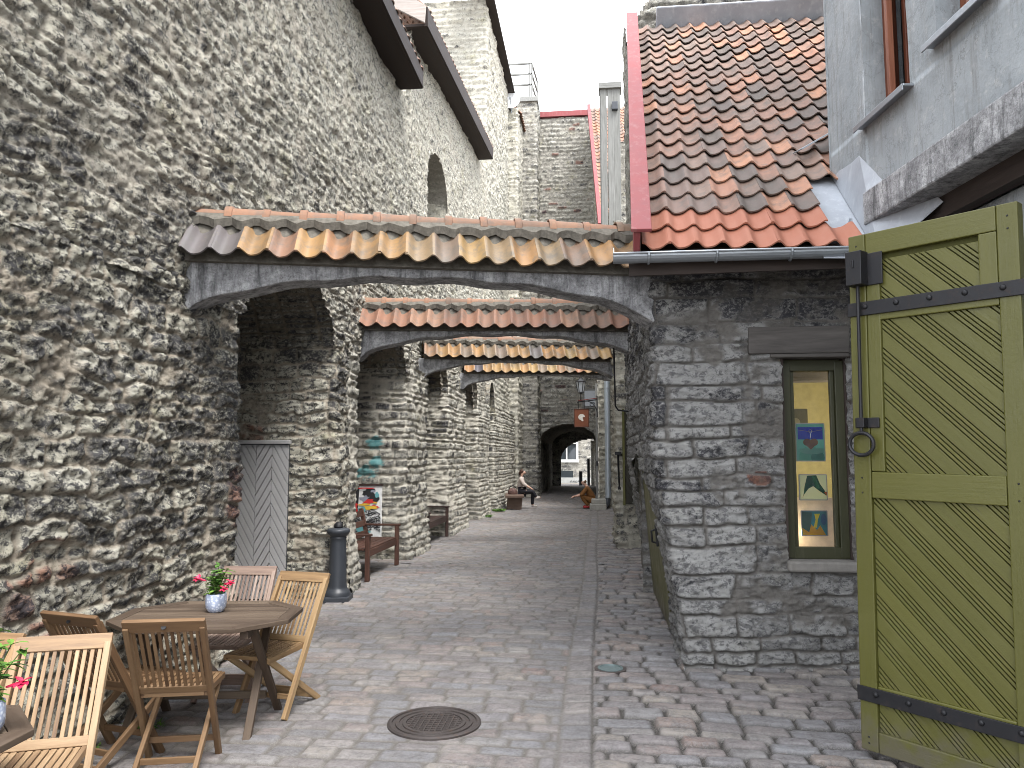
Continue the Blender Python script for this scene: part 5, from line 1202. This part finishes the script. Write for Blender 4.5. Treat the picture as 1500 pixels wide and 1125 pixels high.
def person(lab, loc, rz, J, top_mat, low_mat, shoe_mat, hair_mat, hair, bag_long=False, sleeve=1.0, bare_low=False):
    t = thing('person', lab, 'person', loc, rz)
    N_ = dict(pel=(*J['pel'], .13, .15), waist=(*J['waist'], .10, .13), chest=(*J['chest'], .115, .155), nb=(*J['nb'], .07), neck=(*J['neck'], .058), sk=(*J['head'], .088, .08))
    E_ = chain('pel', 'waist', 'chest', 'nb', 'neck', 'sk'); h = Vector(J['head']); f = Vector(J['face']).normalized(); upv = Vector((-f.z, 0, f.x))
    N_['crown'] = (*(h + upv * .055 - f * .01), .075); N_['jaw'] = (*(h + f * .045 - upv * .085), .050, .046); N_['brow'] = (*(h + f * .045 + upv * .025), .058); N_['nose'] = (*(h + f * .108 - upv * .025), .016)
    E_ += [('sk', 'crown'), ('sk', 'jaw'), ('sk', 'brow'), ('brow', 'nose')]
    for s_, q in ((1, 'L'), (-1, 'R')):
        sh_, el_, wr_ = J['sh' + q], J['el' + q], J['wr' + q]
        N_['sh' + q] = (*sh_, .058); N_['el' + q] = (*el_, .042); N_['wr' + q] = (*wr_, .028)
        hd = (Vector(wr_) - Vector(el_)).normalized(); pm = Vector(wr_) + hd * .06; N_['palm' + q] = (*pm, .022, .034)
        E_ += chain('chest', 'sh' + q, 'el' + q, 'wr' + q, 'palm' + q)
        lat = hd.cross(Vector((0, 0, 1))).normalized(); dn_ = Vector((0, 0, -1))
        for i, (o_, L_) in enumerate(((-.027, .062), (-.009, .072), (.009, .068), (.026, .054))):
            a = pm + hd * .03 + lat * o_; b = a + hd * L_ * .6 + dn_ * .01; c = b + hd * L_ * .4 + dn_ * .025
            N_[f'f{q}{i}a'] = (*a, .010); N_[f'f{q}{i}b'] = (*b, .009); N_[f'f{q}{i}c'] = (*c, .008); E_ += chain('palm' + q, f'f{q}{i}a', f'f{q}{i}b', f'f{q}{i}c')
        a = pm - hd * .015 + lat * s_ * .038; N_['t' + q] = (*a, .011); N_['u' + q] = (*(a + hd * .04 + lat * s_ * .012), .009); E_ += chain('palm' + q, 't' + q, 'u' + q)
        N_['hip' + q] = (*J['hip' + q], .088); N_['kn' + q] = (*J['kn' + q], .058); N_['an' + q] = (*J['an' + q], .038); N_['toe' + q] = (*J['toe' + q], .032, .042)
        E_ += chain('pel', 'hip' + q, 'kn' + q, 'an' + q, 'toe' + q)
    skin('body', N_, E_, SK, t, 'pel')
    def sub(keys, edges, grow, mat, name, root, over=None):
        D = {k: (*N_[k][:3], *[x + grow for x in N_[k][3:]]) for k in keys}
        if over: D.update(over)
        return skin(name, D, edges, mat, t, root)
    ov = {'pel': (*J['pel'], .155, .19), 'waist': (*J['waist'], .15, .175), 'chest': (*J['chest'], .15, .185), 'nb': (*J['nb'], .085)}; ks = ['pel', 'waist', 'chest', 'nb', 'shL', 'shR', 'elL', 'elR']; ed = chain('pel', 'waist', 'chest', 'nb') + chain('chest', 'shL', 'elL') + chain('chest', 'shR', 'elR')
    for q in 'LR':
        a, b = Vector(J['el' + q]), Vector(J['wr' + q]); p = a.lerp(b, sleeve); ov['cu' + q] = (*p, .048); ed.append(('el' + q, 'cu' + q))
    sub(ks, ed, .022, top_mat, 'shirt', 'pel', ov)
    lk = ['pel', 'hipL', 'hipR', 'knL', 'knR', 'anL', 'anR']
    sub(lk, chain('pel', 'hipL', 'knL', 'anL') + chain('pel', 'hipR', 'knR', 'anR'), .018, low_mat, 'trousers', 'pel')
    for q in 'LR':
        a, b = Vector(J['an' + q]), Vector(J['toe' + q])
        skin('shoe', {'h': (*(a - (b - a) * .25 + Vector((0, 0, -.045 if not J.get('up' + q) else -.02))), .042), 'm': (*a.lerp(b, .5), .042, .048), 't': (*b, .034, .044)}, [('h', 'm'), ('m', 't')], shoe_mat, t, 'h')
    skin('hair', hair(h, f, upv), chain(*hair(h, f, upv).keys()), hair_mat, t, 'a')
    m = MB()
    for s_ in (-1, 1): m.lathe([(0, -.008), (.008, 0), (0, .008)], 8, tuple(h + f * .085 + upv * .015 + Vector((0, s_ * .032, 0))))
    m.build('eyes', M['iron'], t)
    return t
JW = dict(pel=(0, 0, .58), waist=(.0, 0, .76), chest=(.03, 0, .96), nb=(.045, 0, 1.09), neck=(.055, 0, 1.12), head=(.085, 0, 1.215), face=(1, 0, -.15),
          shL=(.03, .16, 1.03), elL=(.09, .21, .82), wrL=(.31, .12, .70), shR=(.03, -.16, 1.03), elR=(.12, -.21, .82), wrR=(.34, -.10, .69),
          hipL=(.04, .09, .57), knL=(.42, .10, .53), anL=(.40, .10, .10), toeL=(.56, .10, .045), hipR=(.04, -.09, .57), knR=(.44, -.08, .57), anR=(.55, -.08, .36), toeR=(.70, -.08, .37), upR=1)
person('seated woman in a pale beige blouse and black trousers, on the plank bench', (-2.52, 26.35, 0), 0, JW, plain('beige_blouse', (.42, .36, .32), .8), plain('black_trousers', (.012, .012, .016), .8), plain('cream_shoes', (.50, .46, .42), .6), plain('dark_brown_hair', (.05, .022, .014), .5),
       lambda h, f, u: {'a': (*(h + u * .085 + f * .01), .075), 'b': (*(h + u * .03 - f * .05), .085), 'c': (*(h - u * .05 - f * .085), .06), 'd': (*(h - u * .11 - f * .11), .035)}, sleeve=.55)
JM = dict(pel=(-.06, 0, .27), waist=(.0, 0, .43), chest=(.11, 0, .63), nb=(.16, 0, .76), neck=(.18, 0, .79), head=(.225, 0, .875), face=(1, 0, -.05),
          shL=(.13, .17, .70), elL=(.30, .22, .46), wrL=(.50, .07, .41), shR=(.13, -.17, .70), elR=(.32, -.21, .47), wrR=(.53, -.05, .42),
          hipL=(-.03, .10, .27), knL=(.34, .17, .43), anL=(.08, .13, .10), toeL=(.25, .14, .04), hipR=(-.03, -.10, .27), knR=(.35, -.17, .44), anR=(.10, -.13, .10), toeR=(.27, -.14, .04))
mu = plain('mustard_brown_cloth', (.17, .075, .022), .85)
person('crouching person in a mustard brown outfit and red shoes, hand held out', (-.12, 26.4, 0), PI, JM, mu, mu, plain('red_shoes', (.38, .03, .035), .6), plain('light_brown_hair', (.16, .10, .06), .6),
       lambda h, f, u: {'a': (*(h + u * .062 - f * .005), .068), 'b': (*(h + u * .03 - f * .03), .078), 'c': (*(h - u * .03 - f * .045), .06)}, sleeve=.35)
bgm = plain('patterned_bag_fabric', (.10, .055, .045), .7, var=.8, sc=40)
bgo = thing('handbag', 'dark patterned handbag lying on the plank bench behind the woman', 'bag', (-2.76, 26.1, .48), R(10))
m = MB(); m.lathe([(.02, 0), (.15, .01), (.17, .06), (.15, .14), (.09, .2), (.03, .215)], 14, (0, 0, 0), Matrix.Diagonal((1, .6, 1))); m.build('pouch', bgm, bgo, smooth=True)
m = MB(); m.tube([(.12 * math.cos(a), 0, .17 + .12 * math.sin(a)) for a in np.linspace(0, PI, 10)], .012, 6); m.build('handle', M['iron'], bgo)
